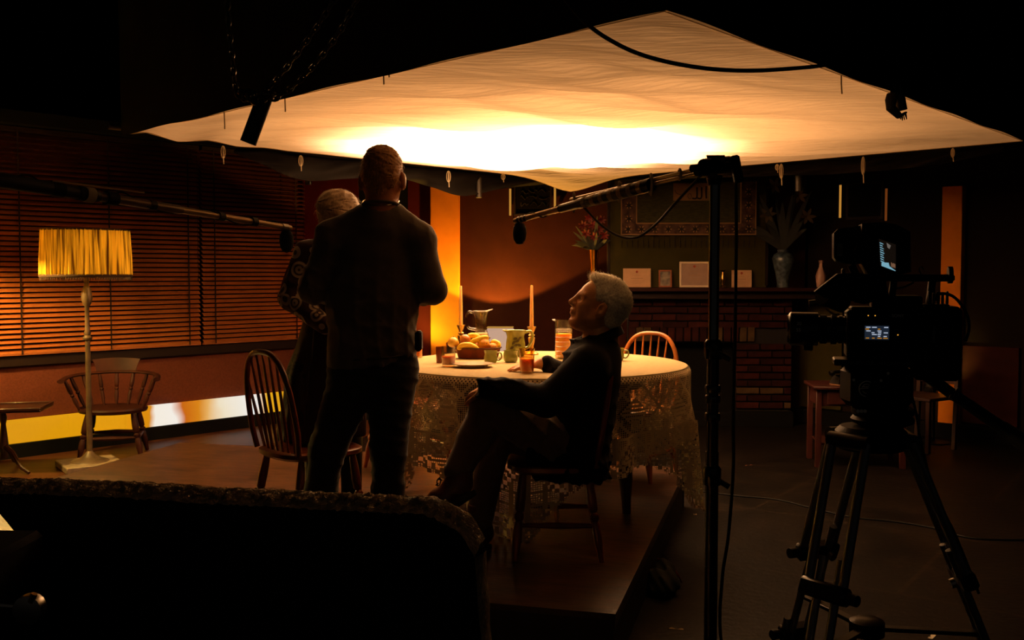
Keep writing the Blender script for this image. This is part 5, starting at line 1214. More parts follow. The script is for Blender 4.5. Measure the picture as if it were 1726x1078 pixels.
# cable hanging down the stand
cb_ = thing('stand_cable', 'black cable hanging down beside the tall stand', 'cable', at(1225, 1078, BY))
m = MB(); m.tube(spline([BG(1240, 300, .02), BG(1241, 400, .03), BG(1239, 560, .03), BG(1236, 700, .02), BG(1236, 790, 0), BG(1228, 900, -.01), BG(1217, 980, -.02), BG(1217, 1090, -.02), (sp_.x+.1, BY-.1, .02), (sp_.x+.3, BY-.2, .008)], 7), .0052, 7); m.build('cable', M_RUB, cb_, world=True)
# left boom and its stand out of frame
L1 = at(490, 384, 3.9); L0 = at(-40, 297, 2.75); LE = L0+(L0-L1).normalized()*1.0
lb = boom(L1, 'boom microphone reaching in from the left edge'); micro(lb, at(483, 399, 3.9))
def lp(t_): return L0.lerp(L1, t_)
m = MB(); m.tube([lp(.55), lp(1.)], [.0125, .0095], 12); wp('thin_section', m, M_BOOM, lb)
m = MB(); m.tube([lp(.30), lp(.31), lp(.56), lp(.57)], [.016, .0155, .0145, .0125], 12); wp('middle_section', m, mat('brown_boom_tube', '84705a', .34, metal=.5), lb)
m = MB(); m.tube([LE, lp(.0), lp(.30), lp(.31)], [.024, .023, .019, .016], 14); wp('thick_section', m, M_BLKT, lb)
for t_ in (.18, .25, .33): m = MB(); m.tube([lp(t_), lp(t_+.03)], .022, 12); wp('rubber_band', m, M_RUB, lb)
m = MB(); m.tube([lp(.268), lp(.292)], .0235, 14); wp('tape_band', m, M_TAPE, lb)
m = MB(); m.tube([lp(.19)+Vector((0, -.01, .024)), lp(.45)+Vector((0, -.01, .037))], .003, 6); wp('bright_rod', m, mat('bright_rod', 'e0c8a0', .3, metal=.7), lb)
for t_ in (.46, .70, .83): m = MB(); m.tube([lp(t_), lp(t_+.02)], .0165, 10); wp('cable_clip', m, M_BLKT, lb)
m = MB(); P = [lp(.05+.9*i/50)+Vector((0, math.cos(i*.42), math.sin(i*.42)))*(.017+.012*(i < 24)*abs(math.sin(i*.3))) for i in range(51)]; m.tube(P, .0026, 6); wp('coiled_cable', m, M_RUB, lb)
m = MB(); m.tube([lp(.96), lp(.985)], .012, 10); wp('end_clip', m, M_STEEL, lb)
ls_ = thing('boom_stand', 'black stand outside the left edge holding the left boom', 'stand', (LE.x, LE.y, 0))
m = MB(); m.tube([(0, 0, .05), (0, 0, LE.z-.02)], .018, 12); m.build('tube', M_STD, ls_)
for k in range(3): a = k*2*PI/3; m = MB(); m.tube([(0, 0, .3), (.4*math.cos(a), .4*math.sin(a), .012)], .01, 8); m.build('leg', M_STD, ls_)

# ================================================================== foam board in the foreground
M_FBLK = mat('black_painted_face', '060505', .9); M_FOAM = mat('torn_foam', 'c0a884', .95, var=.35, vscale=60, bump=.8, bscale=140)
def PBp(px, py, Y): return at(px, py, Y)
NB = 170; rb_ = np.random.default_rng(11); nz_ = np.cumsum(rb_.normal(0, 1, NB)); nz_ -= np.linspace(nz_[0], nz_[-1], NB); nz_ = nz_/np.abs(nz_).max()*4+rb_.normal(0, 1.3, NB)
topc = []
for i in range(NB):
    px = -90+(800+90)*i/(NB-1); base = 806+(px/720)*37 if px < 720 else 843
    if px > 715: f = (px-715)/85; base = 843+ (20*min(1, f/.55)+ (max(0, f-.55)/.45)**1.6*52)
    topc.append((px, base+25+nz_[i]*.8))
fbd = thing('foam_board', 'black foam board with a torn pale edge in the near foreground', 'board', (-.6, 2.2, 0))
def board_Y(px): return 2.27+(2.03-2.27)*px/790
LEAN = math.tan(math.radians(14)); D = Vector((.235, 1.0, 0)).normalized()   # thickness direction (away from camera)
bots = .06; front = []; verts = []; faces = []; cols = 14
for i, (px, py) in enumerate(topc):
    p = PBp(px, py, board_Y(px)); row = []
    left_cut = 0
    zb_ = bots if px > 32 else .925-.00227*px if px > -25 else .985
    for k in range(cols+1):
        f = k/cols; z = p.z+(min(zb_, p.z-.01)-p.z)*f; q_ = Vector((p.x, p.y, z))+D*(p.z-z)*LEAN; row.append(q_)
    front.append(row)
g = MB(); vs = [q_ for row in front for q_ in row]; n1 = cols+1
g.add(vs, [(i*n1+k, i*n1+k+1, (i+1)*n1+k+1, (i+1)*n1+k) for i in range(NB-1) for k in range(cols)]); g.build('front_face', M_FBLK, fbd, world=True, angle=180)
TH = .085
g = MB(); vs = [q_+D*TH for row in front for q_ in row]; g.add(vs, [(i*n1+k, i*n1+k+1, (i+1)*n1+k+1, (i+1)*n1+k) for i in range(NB-1) for k in range(cols)]); g.build('back_face', mat('white_foam_face', 'b8a88c', .9), fbd, world=True, angle=180)
g = MB(); vs = []; TN = 8; upv = Vector((0, 0, 1))
for i in range(NB):
    for k in range(TN+1):
        f = k/TN; e = math.sin(PI*f); q_ = front[i][0]+D*TH*f+Vector((0, 0, TH*f*LEAN*.9))+upv*(e*(.004+.006*rb_.normal()*.6))+D*e*.003*rb_.normal(); 
        vs.append(q_ if 0 < k < TN else front[i][0]+D*TH*f+Vector((0, 0, (TH*LEAN*.9 if k == TN else 0))))
g.add(vs, [(i*(TN+1)+k, i*(TN+1)+k+1, (i+1)*(TN+1)+k+1, (i+1)*(TN+1)+k) for i in range(NB-1) for k in range(TN)]); g.build('torn_top_edge', M_FOAM, fbd, world=True, angle=50)
g = MB(); vs = []
for k in range(cols+1):
    for j in range(4): vs.append(front[-1][k]+D*TH*j/3+Vector((.004*math.sin(k*3+j)+(.006 if j in (1, 2) else 0), 0, 0)))
g.add(vs, [(k*4+j, k*4+j+1, (k+1)*4+j+1, (k+1)*4+j) for k in range(cols) for j in range(3)]); g.build('torn_side_edge', M_FOAM, fbd, world=True)
MB().box((-.85, 2.75, .03), (.5, .12, .06)).build('foot_block', M_DARKW, fbd, world=True); MB().box((-.3, 2.6, .03), (.4, .12, .06)).build('foot_block', M_DARKW, fbd, world=True)
# flight case and grip knuckle at the lower left
fc = thing('flight_case', 'black equipment case in the lower left corner', 'case', at(-10, 1078, 2.15)*Vector((1, 1, 0)) if False else (at(-10, 1000, 2.2).x-.02, 1.97, 0))
zt = at(0, 946, 1.85).z
MB().box((-.12, .0, zt/2), (.62, .24, zt), bev=.012).build('shell', M_BLACK, fc); MB().box((-.12, -.124, zt-.05), (.62, .008, .02), bev=.002).build('edge_rail', M_BLKMET, fc)
kn = thing('grip_knuckle', 'small metal grip knuckle with a thumb screw at the lower left', 'clamp', at(50, 1022, 1.78)); 
m = MB(); m.lathe([(.012, -.014), (.026, -.012), (.028, 0), (.026, .012), (.012, .014)], at(50, 1025, 1.78), 18, Matrix.Rotation(PI/2, 3, 'X')); m.build('disc', M_STEEL, kn, world=True)
m = MB(); m.tube([at(-30, 1017, 1.78), at(75, 1026, 1.78)], .006, 8); m.build('arm', M_STEEL, kn, world=True)
m = MB(); m.tube([at(52, 1014, 1.77), at(58, 1000, 1.77)], .006, 8); m.build('thumb_screw', M_BRASS, kn, world=True)
m = MB(); m.tube([at(48, 1030, 1.78), (at(48, 1030, 1.78).x, 1.78, .02)], .012, 10); m.build('post', M_BLKMET, kn, world=True)
m = MB(); m.lathe([(.12, 0), (.12, .015), (.02, .03)], (at(48, 1030, 1.78).x, 1.78, 0), 16); m.build('foot', M_BLKMET, kn, world=True)

# ================================================================== rigging near the silk
M_CHAIN = mat('dark_chain', '4a443c', .3, metal=.9)
def chain(pts, name_label, pitch=.026, r=.0034):
    P = [Vector(p) for p in spline(pts, 12)]; t = thing('hoist_chain', name_label, 'chain', P[0]); g = MB(); acc = 0; k = 0; L = [0]
    for i in range(1, len(P)): L.append(L[-1]+(P[i]-P[i-1]).length)
    d = 0
    while d < L[-1]:
        i = max(1, next((j for j in range(len(L)) if L[j] >= d), len(L)-1)); f = (d-L[i-1])/max(1e-6, L[i]-L[i-1]); c = P[i-1].lerp(P[i], f); u = (P[i]-P[i-1]).normalized(); s = u.cross(Vector((.3, 1, .2))).normalized(); v = u.cross(s)
        if k % 2: s = v
        g.tube([c+u*math.cos(a)*pitch*.72+s*math.sin(a)*.010 for a in np.linspace(0, 2*PI, 10, endpoint=False)], r, 5, closed=True); d += pitch; k += 1
    o = g.build('chain_links', M_CHAIN, t, world=True); o['kind'] = 'stuff'
TY = 3.2
def T_(px, py, dy=0.): return at(px, py, TY+dy)
chain([T_(383, -190), T_(383, 0), T_(390, 90), T_(397, 150), T_(412, 166), T_(434, 172, -.04)], 'steel hoist chain hanging straight down at the upper left')
chain([T_(640, -150), T_(562, 0), T_(500, 90), T_(460, 140), T_(436, 166, -.05)], 'steel hoist chain slanting down to the hanging tube, upper strand')
chain([T_(660, -130), T_(592, 15), T_(560, 70), T_(510, 130), T_(470, 162), T_(440, 168, -.05)], 'steel hoist chain slanting down to the hanging tube, lower strand')
htb = thing('hanging_tube', 'short black scaffold tube hanging from chains at the upper left', 'tube', T_(418, 243))
M_TUBEB = mat('black_scaffold_tube', '121010', .4, metal=.5)
a_, b_ = T_(446, 165), T_(418, 241); g = MB(); u = (b_-a_).normalized(); g.tube([a_, b_, b_, b_-u*.02], [.026, .026, .022, .021], 18, cap=True); g.build('tube', M_TUBEB, htb, world=True)
g = MB(); g.tube([a_-u*.004+Vector((.03*math.cos(q_), .03*math.sin(q_), .01*math.cos(q_))) for q_ in np.linspace(0, 2*PI, 16, endpoint=False)], .007, 6, closed=True); g.build('clamp_ring', M_CHAIN, htb, world=True)
for k in range(4):
    g = MB(); c_ = T_(404+8*k, 158+4*(k % 2), -.02); g.tube([c_+Vector((.014*math.cos(q_), .006*math.sin(q_*2), .014*math.sin(q_))) for q_ in np.linspace(0, 2*PI, 12, endpoint=False)], .0036, 5, closed=True); g.build('chain_tangle', M_CHAIN, htb, world=True)
# wrapped pipe end at the right edge of the silk
wy = edge_depth(*EM, 1508).y-.05
wpp = thing('wrapped_pipe_end', 'pipe end wrapped in frayed black cloth at the right silk edge', 'pipe', at(1515, 150, wy))
g = MB(); g.tube([at(1512, 140, wy), at(1520, 186, wy)], .026, 12); g.build('pipe', M_PIPE, wpp, world=True)
g = MB(); g.tube([at(1508, 142, wy-.02), at(1502, 168, wy-.03), at(1502, 182, wy-.03), at(1516, 196, wy-.02), at(1526, 190, wy)], [.03, .035, .03, .022, .012], 10, flat=.5); g.build('cloth_wrap', M_DUV, wpp, world=True)
for k in range(7): g = MB(); x_ = 1514+k*2.2; g.tube([at(x_, 192, wy-.02), at(x_+1+(k % 3), 199+(k*7 % 5), wy-.02)], .003, 4); g.build('fray', M_DUV, wpp, world=True)
cbl = thing('overhead_cable', 'thick black cable sagging under the near corner of the silk', 'cable', at(1150, 103, 3.05))
g = MB(); g.tube(spline([at(930, -30, 3.1), at(985, 36, 3.08), at(1040, 74, 3.06), at(1100, 98, 3.05), at(1180, 114, 3.06), at(1260, 119, 3.12), at(1340, 115, 3.25), at(1400, 108, 3.4), at(1480, 90, 3.5)], 7), .0065, 8); g.build('cable', M_RUB, cbl, world=True)
# floor cable, bag and scraps
fcb = thing('floor_cable', 'thin black cable snaking across the studio floor behind the tripod', 'cable', atz(1300, 842, 0))
g = MB(); g.tube([p+Vector((0, 0, .006)) for p in spline([atz(x, y, 0) for x, y in ((1120, 800), (1160, 824), (1240, 836), (1310, 843), (1380, 860), (1440, 873), (1500, 879), (1570, 890), (1640, 908), (1760, 912))], 6)], .006, 6); g.build('cable', M_RUB, fcb, world=True)
bgp = atz(1118, 1000, 0); bag = thing('cloth_bag', 'crumpled dark cloth bag with a red cord beside the platform', 'bag', bgp)
S = SDF((bgp.x-.12, bgp.y-.14, -.01), (bgp.x+.14, bgp.y+.3, .2), .006); S.ell((bgp.x+.0, bgp.y+.05, .05), (.07, .12, .055), .03); S.ell((bgp.x+.03, bgp.y+.12, .07), (.05, .07, .05), .03); S.ell((bgp.x-.01, bgp.y-.03, .03), (.06, .06, .03), .03)
S.disp(lambda x, y, z: .007*np.sin(60*x+25*y)+.006*np.sin(70*y-50*z)+.004*np.sin(130*x+90*z)); S.build('bag_body', mat('dark_teal_cloth', '14201c', .8), bag)
g = MB(); g.tube(spline([bgp+Vector((.0, .2, .11)), bgp+Vector((.05, .16, .10)), bgp+Vector((.09, .12, .05)), bgp+Vector((.11, .14, .01))], 6), .0035, 5); g.build('cord', mat('red_cord', '8a2410', .7), bag, world=True)
for i, (px, py, w2, l2, a, c, lab) in enumerate(((1571, 1073, .018, .06, .9, 'cfc4b0', 'white scrap of tape on the floor at the bottom right'), (1140, 1060, .012, .06, -.25, '9a8458', 'crumpled tan scrap on the floor below the bag'), (1262, 784, .012, .07, .4, '6a3a28', 'reddish strip of tape on the floor behind the stand'), (1172, 867, .015, .02, .2, 'b09a70', 'tiny pale scrap on the floor by the lace corner'))):
    p = atz(px, py, 0); t = thing('tape_scrap', lab, 'scrap', p, a); g = MB(); g.grid(lambda u, v: ((u-.5)*l2, (v-.5)*w2, .002+.003*math.sin(u*9)*v), 8, 3); g.build('tape', mat('scrap_'+c, c, .7), t)
# ================================================================== people
M_SKIN = mat('warm_skin', 'dc9c66', .5, var=.10, vscale=30, sss=.12, bump=.12, bscale=120)
M_SKIN2 = mat('ruddy_skin', 'b06a3e', .5, var=.12, vscale=30, sss=.12, bump=.12, bscale=120)
class Head:
    def __init__(s, c, fwd, up, k=1.):
        f = Vector(fwd).normalized(); u = Vector(up); u = (u-f*u.dot(f)).normalized(); l = u.cross(f); s.c = Vector(c); s.f, s.l, s.u, s.k = f, l, u, k
        s.R = np.array([[f[i], l[i], u[i]] for i in range(3)])
    def p(s, x, y, z): return s.c+(s.f*x+s.l*y+s.u*z)*s.k
    def face(s, S):
        k = s.k; E = lambda c, r, b=.02, cut=False: S.ell(s.p(*c), [q*k for q in r], b, s.R, cut); Cn = lambda a, b, ra, rb, bl=.012: S.cone(s.p(*a), s.p(*b), ra*k, rb*k, bl)
        E((-.018, 0, .042), (.094, .074, .078)); E((.03, 0, .01), (.06, .060, .075), .03); E((.028, 0, -.045), (.052, .052, .062), .03)
        for y in (-1, 1):
            Cn((-.018, y*.052, -.045), (.05, y*.026, -.095), .022, .018, .025); E((.052, y*.038, -.028), (.026, .022, .028), .02)
            Cn((.076, y*.012, .02), (.066, y*.044, .022), .011, .009, .014)
        Cn((.05, -.012, -.098), (.05, .012, -.098), .026, .026, .02); E((.07, 0, -.1), (.016, .02, .016), .014)
        for y in (-1, 1): E((.089, y*.034, -.001), (.019, .018, .0125), .007, True)
        for y in (-1, 1): E((.0665, y*.033, .0), (.0125, .0125, .0125), .003); Cn((.0765, y*.020, .0085), (.0665, y*.048, .0065), .0052, .0045, .005); Cn((.075, y*.020, -.0095), (.066, y*.047, -.009), .0042, .004, .005); E((.07, y*.036, -.02), (.010, .014, .005), .005)
        Cn((.084, 0, .022), (.100, 0, -.02), .0095, .0125, .012); E((.104, 0, -.027), (.0145, .0135, .0125), .008); 
        for y in (-1, 1): E((.093, y*.014, -.031), (.010, .0075, .0075), .006)
        E((.078, 0, -.058), (.018, .026, .022), .015); Cn((.088, -.016, -.0565), (.088, .016, -.0565), .0055, .0055, .006); Cn((.0965, 0, -.0545), (.09, 0, -.045), .004, .004, .006)
        Cn((.087, -.014, -.0685), (.087, .014, -.0685), .0062, .0062, .006); S.cone(s.p(.098, -.02, -.0625), s.p(.098, .02, -.0625), .0022*k, .0022*k, .004, True)
        for y in (-1, 1):
            E((-.016, y*.078, -.012), (.021, .011, .033), .006); E((-.010, y*.089, -.006), (.0115, .009, .019), .004, True); S.cone(s.p(.088, y*.022, -.028), s.p(.074, y*.036, -.068), .0028*k, .0022*k, .008, True); Cn((-.03, y*.082, .008), (-.016, y*.079, .021), .0045, .0045, .006); Cn((-.03, y*.082, .008), (-.016, y*.077, -.042), .005, .005, .006)
    def neck(s, S, base, r=.056, r2=.066): S.cone(s.p(-.022, 0, -.045), base, r*s.k, r2, .03)
    def eyes(s, parent):
        for y in (-1, 1):
            g = MB(); g.ball(s.p(.0672, y*.033, .0), .0123*s.k, 16); e = g.build('eye', mat('eye_white', 'c8b8a4', .2), parent, world=True)
            g = MB(); g.ball(s.p(.0738, y*.0335, .0012), .0068*s.k, 12); g.build('iris', mat('dark_iris', '1c1410', .15), e, world=True)
def strands(name, me_obj, parent, m, n, pole, ln, lift, wid, seed, keep=None, droop=0., curv=.085):
    me = me_obj.data; N = len(me.vertices); co = np.empty(N*3); me.vertices.foreach_get('co', co); co = co.reshape(-1, 3); no = np.empty(N*3); me.vertices.foreach_get('normal', no); no = no.reshape(-1, 3)
    r = np.random.default_rng(seed); Mi = MW[root_of(parent)].inverted(); pole = np.array(Mi @ Vector(pole)); idx = r.permutation(N)[:n*2]; g = MB(); c = 0
    vs = []; fs = []
    for i in idx:
        p, nn = co[i], no[i]
        if keep is not None and not keep(MW[root_of(parent)] @ Vector(p)): continue
        t = p-pole; t = t-nn*t.dot(nn); q = np.linalg.norm(t)
        if q < 1e-5: continue
        t = t/q+r.normal(0, .22, 3); t = t-nn*t.dot(nn)*.9; t /= np.linalg.norm(t)+1e-9; L = ln*r.uniform(.6, 1.3); s = np.cross(t, nn); s /= np.linalg.norm(s)+1e-9; b0 = len(vs)
        for k in range(4):
            f = k/3; cc_ = p-nn*.002+t*L*f+nn*(L*lift*math.sin(f*PI*.75)-(L*f)**2/(2*curv))+np.array((0, 0, -1))*droop*L*f*f; ww = wid*(1-f*.9); vs += [tuple(cc_-s*ww), tuple(cc_+s*ww)]
        fs += [(b0+2*k, b0+2*k+1, b0+2*k+3, b0+2*k+2) for k in range(3)]; c += 1
        if c >= n: break
    g.add(vs, fs); o = g.build(name, m, parent, angle=180); o['kind'] = 'stuff'; return o
def hand(S, wrist, d, nrm, side, k=1., curl=.35, spread=.12):
    """d finger direction, nrm back-of-hand normal, side +1: thumb towards d x nrm"""
    d = Vector(d).normalized(); n = Vector(nrm); n = (n-d*n.dot(d)).normalized(); x = d.cross(n)*side; w = Vector(wrist)
    S.cone(w-d*.03*k, w+d*.02*k, .027*k, .028*k, .02, squash=(n, .72)); pc = w+d*.05*k
    for o in (-.026, -.009, .009, .026): S.cone(w+d*.015*k+x*o*.55*k, w+d*.088*k+x*o*k, .015*k, .0125*k, .008)
    for j, (o, L) in enumerate(((.030, .070), (.010, .080), (-.010, .074), (-.029, .058))):
        p = w+d*.088*k+x*o*k; a = curl*.6; dd = (d+x*o*spread*12/1.2*.1).normalized()
        for q, (f, r) in enumerate(((.45, .0098), (.32, .0088), (.24, .0078))):
            a2 = curl*(.5+.8*q); v = dd*math.cos(a2)-n*math.sin(a2); e = p+v*L*f*k; S.cone(p, e, r*k, (r-.0008)*k, .004); p = e
    p = w+d*.022*k+x*.024*k; v = (d*.62+x*.72-n*.25).normalized(); e = p+v*.045*k; S.cone(p, e, .0145*k, .0115*k, .010); v2 = (d*.9+x*.3-n*.25).normalized(); e2 = e+v2*.034*k; S.cone(e, e2, .0110*k, .0095*k, .005); S.cone(e2, e2+v2*.022*k, .0095*k, .0075*k, .004)
def wrinkle(a, dirs, seed):
    r = np.random.default_rng(seed); W = [(np.array(d)*f, r.uniform(0, 6.28), am) for d, f, am in dirs]; q = r.uniform(-1, 1, (3, 3))*9
    def f(x, y, z):
        wx = .6*np.sin(q[0, 0]*x+q[0, 1]*y+q[0, 2]*z); wy = .7*np.sin(q[1, 0]*x+q[1, 1]*y+q[1, 2]*z+1); o = 0
        for d, p, am in W:
            s = np.sin(d[0]*x+d[1]*y+d[2]*z+p+2.2*wx+1.7*wy); o = o+am*(1-np.abs(s))**2*np.maximum(0, .75+wy)
        return -a*o
    return f

# ------------------------------------------------------------------ standing man seen from behind
Y1 = 4.4
def A1(px, py, Y=Y1): return at(px, py, Y)
man = A1(630, 940); man.z = PZ
pm = thing('person', 'man standing with his back to us in a dark long-sleeved top and dark trousers', 'person', man)
fL, fR = Vector((A1(531, 940).x, 4.4, PZ)), Vector((A1(652, 940).x, 4.42, PZ))
hd1 = Head(A1(646, 300, 4.42), (.10, 1, -.10), (.02, .10, 1), 1.1)
lo, hi = (man.x-.42, 4.15, PZ-.02), (man.x+.42, 4.86, 2.1)
S = SDF(lo, hi, .0062)
hd1.face(S); [S.ell(hd1.p(-.018, y*.086, -.018), (.024, .013, .04), .008, hd1.R) for y in (-1, 1)]; hd1.neck(S, A1(642, 372, 4.39), .06, .075); S.cone(A1(642, 365, 4.39), A1(634, 440), .07, .12, .04, squash=((0, 1, 0), .7)); S.cone(A1(634, 430), A1(628, 590), .13, .15, .04, squash=((0, 1, 0), .66))
shL, shR, elL, elR = A1(560, 410), A1(706, 410), A1(529, 486, 4.39), A1(729, 488, 4.37); wrL, wrR = A1(572, 498, 4.66), A1(700, 496, 4.64)
for s_, e_, w_ in ((shL, elL, wrL), (shR, elR, wrR)): S.cone(A1(636, 385), s_, .06, .055, .03); S.cone(s_, e_, .05, .042, .02); S.cone(e_, w_, .04, .028, .02)
hand(S, wrR, (-.75, .45, .25), (.1, -.5, .8), -1, 1., .5); hand(S, wrL, (.75, .45, .25), (-.1, -.5, .8), 1, 1., .5)
hipL, hipR, knL, knR = A1(596, 640), A1(660, 640), A1(552, 755, 4.36), A1(655, 756, 4.37)
for h_, k_, f_ in ((hipL, knL, fL), (hipR, knR, fR)): S.cone(A1(628, 600), h_, .12, .085, .04, squash=((0, 1, 0), .75)); S.cone(h_, k_, .085, .055, .03); S.cone(k_, f_+Vector((0, -.02, .10)), .052, .036, .02); S.cone(f_+Vector((0, -.03, .05)), f_+Vector((0, .13, .035)), .034, .03, .02)
body = S.build('body', M_SKIN2, pm)
M_TOP = mat('charcoal_jersey', '5c5044', .85, sheen=.25, var=.12, vscale=14, bump=.15, bscale=260)
S = SDF(lo, hi, .0068)
S.cone(A1(640, 372, 4.39), A1(634, 430), .085, .145, .05, squash=((0, 1, 0), .70)); S.cone(A1(634, 425), A1(628, 510), .165, .185, .05, squash=((0, 1, 0), .66)); S.cone(A1(628, 500), A1(624, 610), .185, .192, .05, squash=((0, 1, 0), .70))
for s_, e_, w_ in ((shL, elL, wrL), (shR, elR, wrR)):
    S.cone(A1(640, 374), s_, .06, .07, .05); S.cone(s_, e_, .07, .061, .03); S.cone(e_, e_.lerp(w_, .55), .062, .052, .025); S.cone(e_.lerp(w_, .55), w_, .052, .040, .02)
S.cone(A1(641, 356, 4.39), A1(640, 385, 4.39), .08, .105, .03, squash=((0, 1, 0), .88)); S.cone(A1(614, 364, 4.4), A1(562, 400, 4.4), .05, .07, .04); S.cone(A1(670, 366, 4.4), A1(704, 400, 4.4), .05, .07, .04); S.half(A1(600, 617), (.17, 0, -.985), .012); S.half(A1(642, 344, 4.39), (.02, -.3, 1), .012)
S.cone(A1(641, 325, 4.4), A1(642, 360, 4.39), .07, .07, .01, True)
S.disp(wrinkle(.010, (((1, .3, .12), 44, .7), ((.9, 0, -.45), 30, .8), ((.15, .1, 1), 36, .45), ((.6, .4, .8), 60, .35)), 3))
S.build('top', M_TOP, pm)
g = MB(); nb_ = A1(642, 345, 4.385); g.tube([nb_+Vector((.078*math.cos(a), .07*math.sin(a), -.012*math.sin(a))) for a in np.linspace(0, 2*PI, 36, endpoint=False)], .006, 7, closed=True); g.build('neckband', M_TOP, pm, world=True)
S = SDF(lo, hi, .0075); M_TRO = mat('black_trousers', '0e0c0b', .85, sheen=.15, bump=.15, bscale=200)
S.cone(A1(600, 618), A1(658, 618), .125, .125, .05, squash=((0, 1, 0), .85)); S.cone(A1(628, 590), A1(628, 620), .165, .17, .04, squash=((0, 1, 0), .72))
for h_, k_, f_ in ((hipL, knL, fL), (hipR, knR, fR)):
    a_ = f_+Vector((0, -.01, .09)); S.cone(h_, k_, .11, .078, .03); S.cone(k_, k_.lerp(a_, .5), .076, .068, .03); S.cone(k_.lerp(a_, .5), a_, .068, .062, .03); S.half(Vector((0, 0, PZ+.03)), (0, 0, -1), .005)
S.half(A1(628, 592), (0, 0, 1), .01); S.disp(wrinkle(.0045, (((.2, .1, 1), 55, .8), ((.7, .2, .8), 40, .5)), 8)); S.build('trousers', M_TRO, pm)
g = MB(); bl_ = A1(628, 600); g.tube([bl_+Vector((.178*math.cos(a), .128*math.sin(a), .05*math.cos(a)*.3)) for a in np.linspace(0, 2*PI, 40, endpoint=False)], .014, 6, closed=True, flat=.5); g.build('belt', mat('leather_belt', '1a0f08', .5), pm, world=True)
g = MB(); c_ = A1(706, 574, 4.35); g.box(c_, (.03, .08, .09), None, .01); g.build('pocket_wallet', M_TRO, pm, world=True)
for f_ in (fL, fR):
    S = SDF(f_+Vector((-.07, -.12, -.01)), f_+Vector((.07, .22, .13)), .006); S.cone(f_+Vector((0, -.03, .05)), f_+Vector((0, .13, .04)), .048, .04, .02); S.cone(f_+Vector((0, -.03, .05)), f_+Vector((0, -.02, .11)), .045, .045, .02); S.half(f_+Vector((0, 0, .004)), (0, 0, -1), .003); S.build('shoe', mat('black_shoe', '0a0908', .4), pm)
M_HAIR1 = mat('sandy_hair', 'b07a3c', .55, var=.35, vscale=60, stretch=(3, 3, .6)); 
S = SDF(hd1.c-Vector((.14,)*3), hd1.c+Vector((.14,)*3), .0045)
S.ell(hd1.p(-.022, 0, .042), (.112, .087, .096), .02, hd1.R); S.cone(hd1.p(-.06, -.03, -.01), hd1.p(-.06, .03, -.01), .045, .045, .04); S.cone(hd1.p(-.06, 0, -.01), hd1.p(-.062, 0, -.055), .05, .036, .03)
S.half(hd1.p(.045, 0, .03), hd1.f*.75-hd1.u*.75, .02); S.half(hd1.p(-.05, 0, -.078), -hd1.u+hd1.f*.25, .012)
for y in (-1, 1): S.ell(hd1.p(-.008, y*.09, -.018), (.036, .03, .046), .01, hd1.R, True)
S.disp(lambda x, y, z: .004*np.sin(120*x+40*np.sin(30*z))*np.cos(60*z+90*y)); h1 = S.build('hair', M_HAIR1, pm)
strands('hair_strands', h1, pm, M_HAIR1, 1500, hd1.p(-.04, 0, .14), .026, .30, .0011, 1)
g = MB(); c_ = A1(642, 341, 4.395); g.tube([c_+Vector((.079*math.cos(a), .074*math.sin(a), .004-.022*(-math.sin(a)))) for a in np.linspace(0, 2*PI, 60, endpoint=False)], .0026, 6, closed=True); g.build('chain_necklace', mat('silver_chain', 'c8bca8', .25, metal=1.), pm, world=True)

# ------------------------------------------------------------------ woman mostly hidden behind him
Y2 = 4.96
def A2(px, py, Y=Y2): return at(px, py, Y)
wm = A2(552, 900); wm.z = PZ
pw = thing('person', 'woman with grey-blonde hair and floral cardigan half hidden behind the standing man', 'person', wm)
hd2 = Head(A2(576, 366, 5.), (.75, .65, -.1), (0, 0, 1), .98)
lo, hi = (wm.x-.36, 4.65, PZ-.02), (wm.x+.36, 5.05, 2.0)
ws1, we1, ww1 = A2(520, 428, 5.), A2(490, 502, 4.96), A2(548, 548, 4.78); ws2, we2, ww2 = A2(630, 428, 4.98), A2(655, 505, 4.94), A2(600, 545, 4.78)
lg1, lg2 = Vector((A2(532, 900).x, 4.98, PZ)), Vector((A2(594, 900).x, 4.94, PZ))
S = SDF(lo, hi, .007); hd2.face(S); hd2.neck(S, A2(576, 415, 5.), .05, .06); S.cone(A2(575, 415, 5.), A2(570, 540, 5.), .11, .13, .04, squash=((0, 1, 0), .65))
for a_, b_, c_ in ((ws1, we1, ww1), (ws2, we2, ww2)): S.cone(A2(575, 420, 5.), a_, .05, .045, .03); S.cone(a_, b_, .042, .036, .02); S.cone(b_, c_, .035, .025, .02)
hand(S, ww1, (.85, -.25, -.15), (-.1, -.7, .6), -1, .92, .6); hand(S, ww2, (-.85, -.25, -.15), (.1, -.7, .6), 1, .92, .6)
for l_, px in ((lg1, 540), (lg2, 590)): S.cone(A2(565, 560, 4.99), A2(px, 600, 4.99), .11, .08, .04); S.cone(A2(px, 600, 4.99), l_+Vector((0, 0, .45)), .075, .045, .03); S.cone(l_+Vector((0, 0, .45)), l_+Vector((0, 0, .08)), .043, .032, .02); S.cone(l_+Vector((0, .02, .045)), l_+Vector((0, -.12, .03)), .03, .028, .02)
S.build('body', M_SKIN, pw)
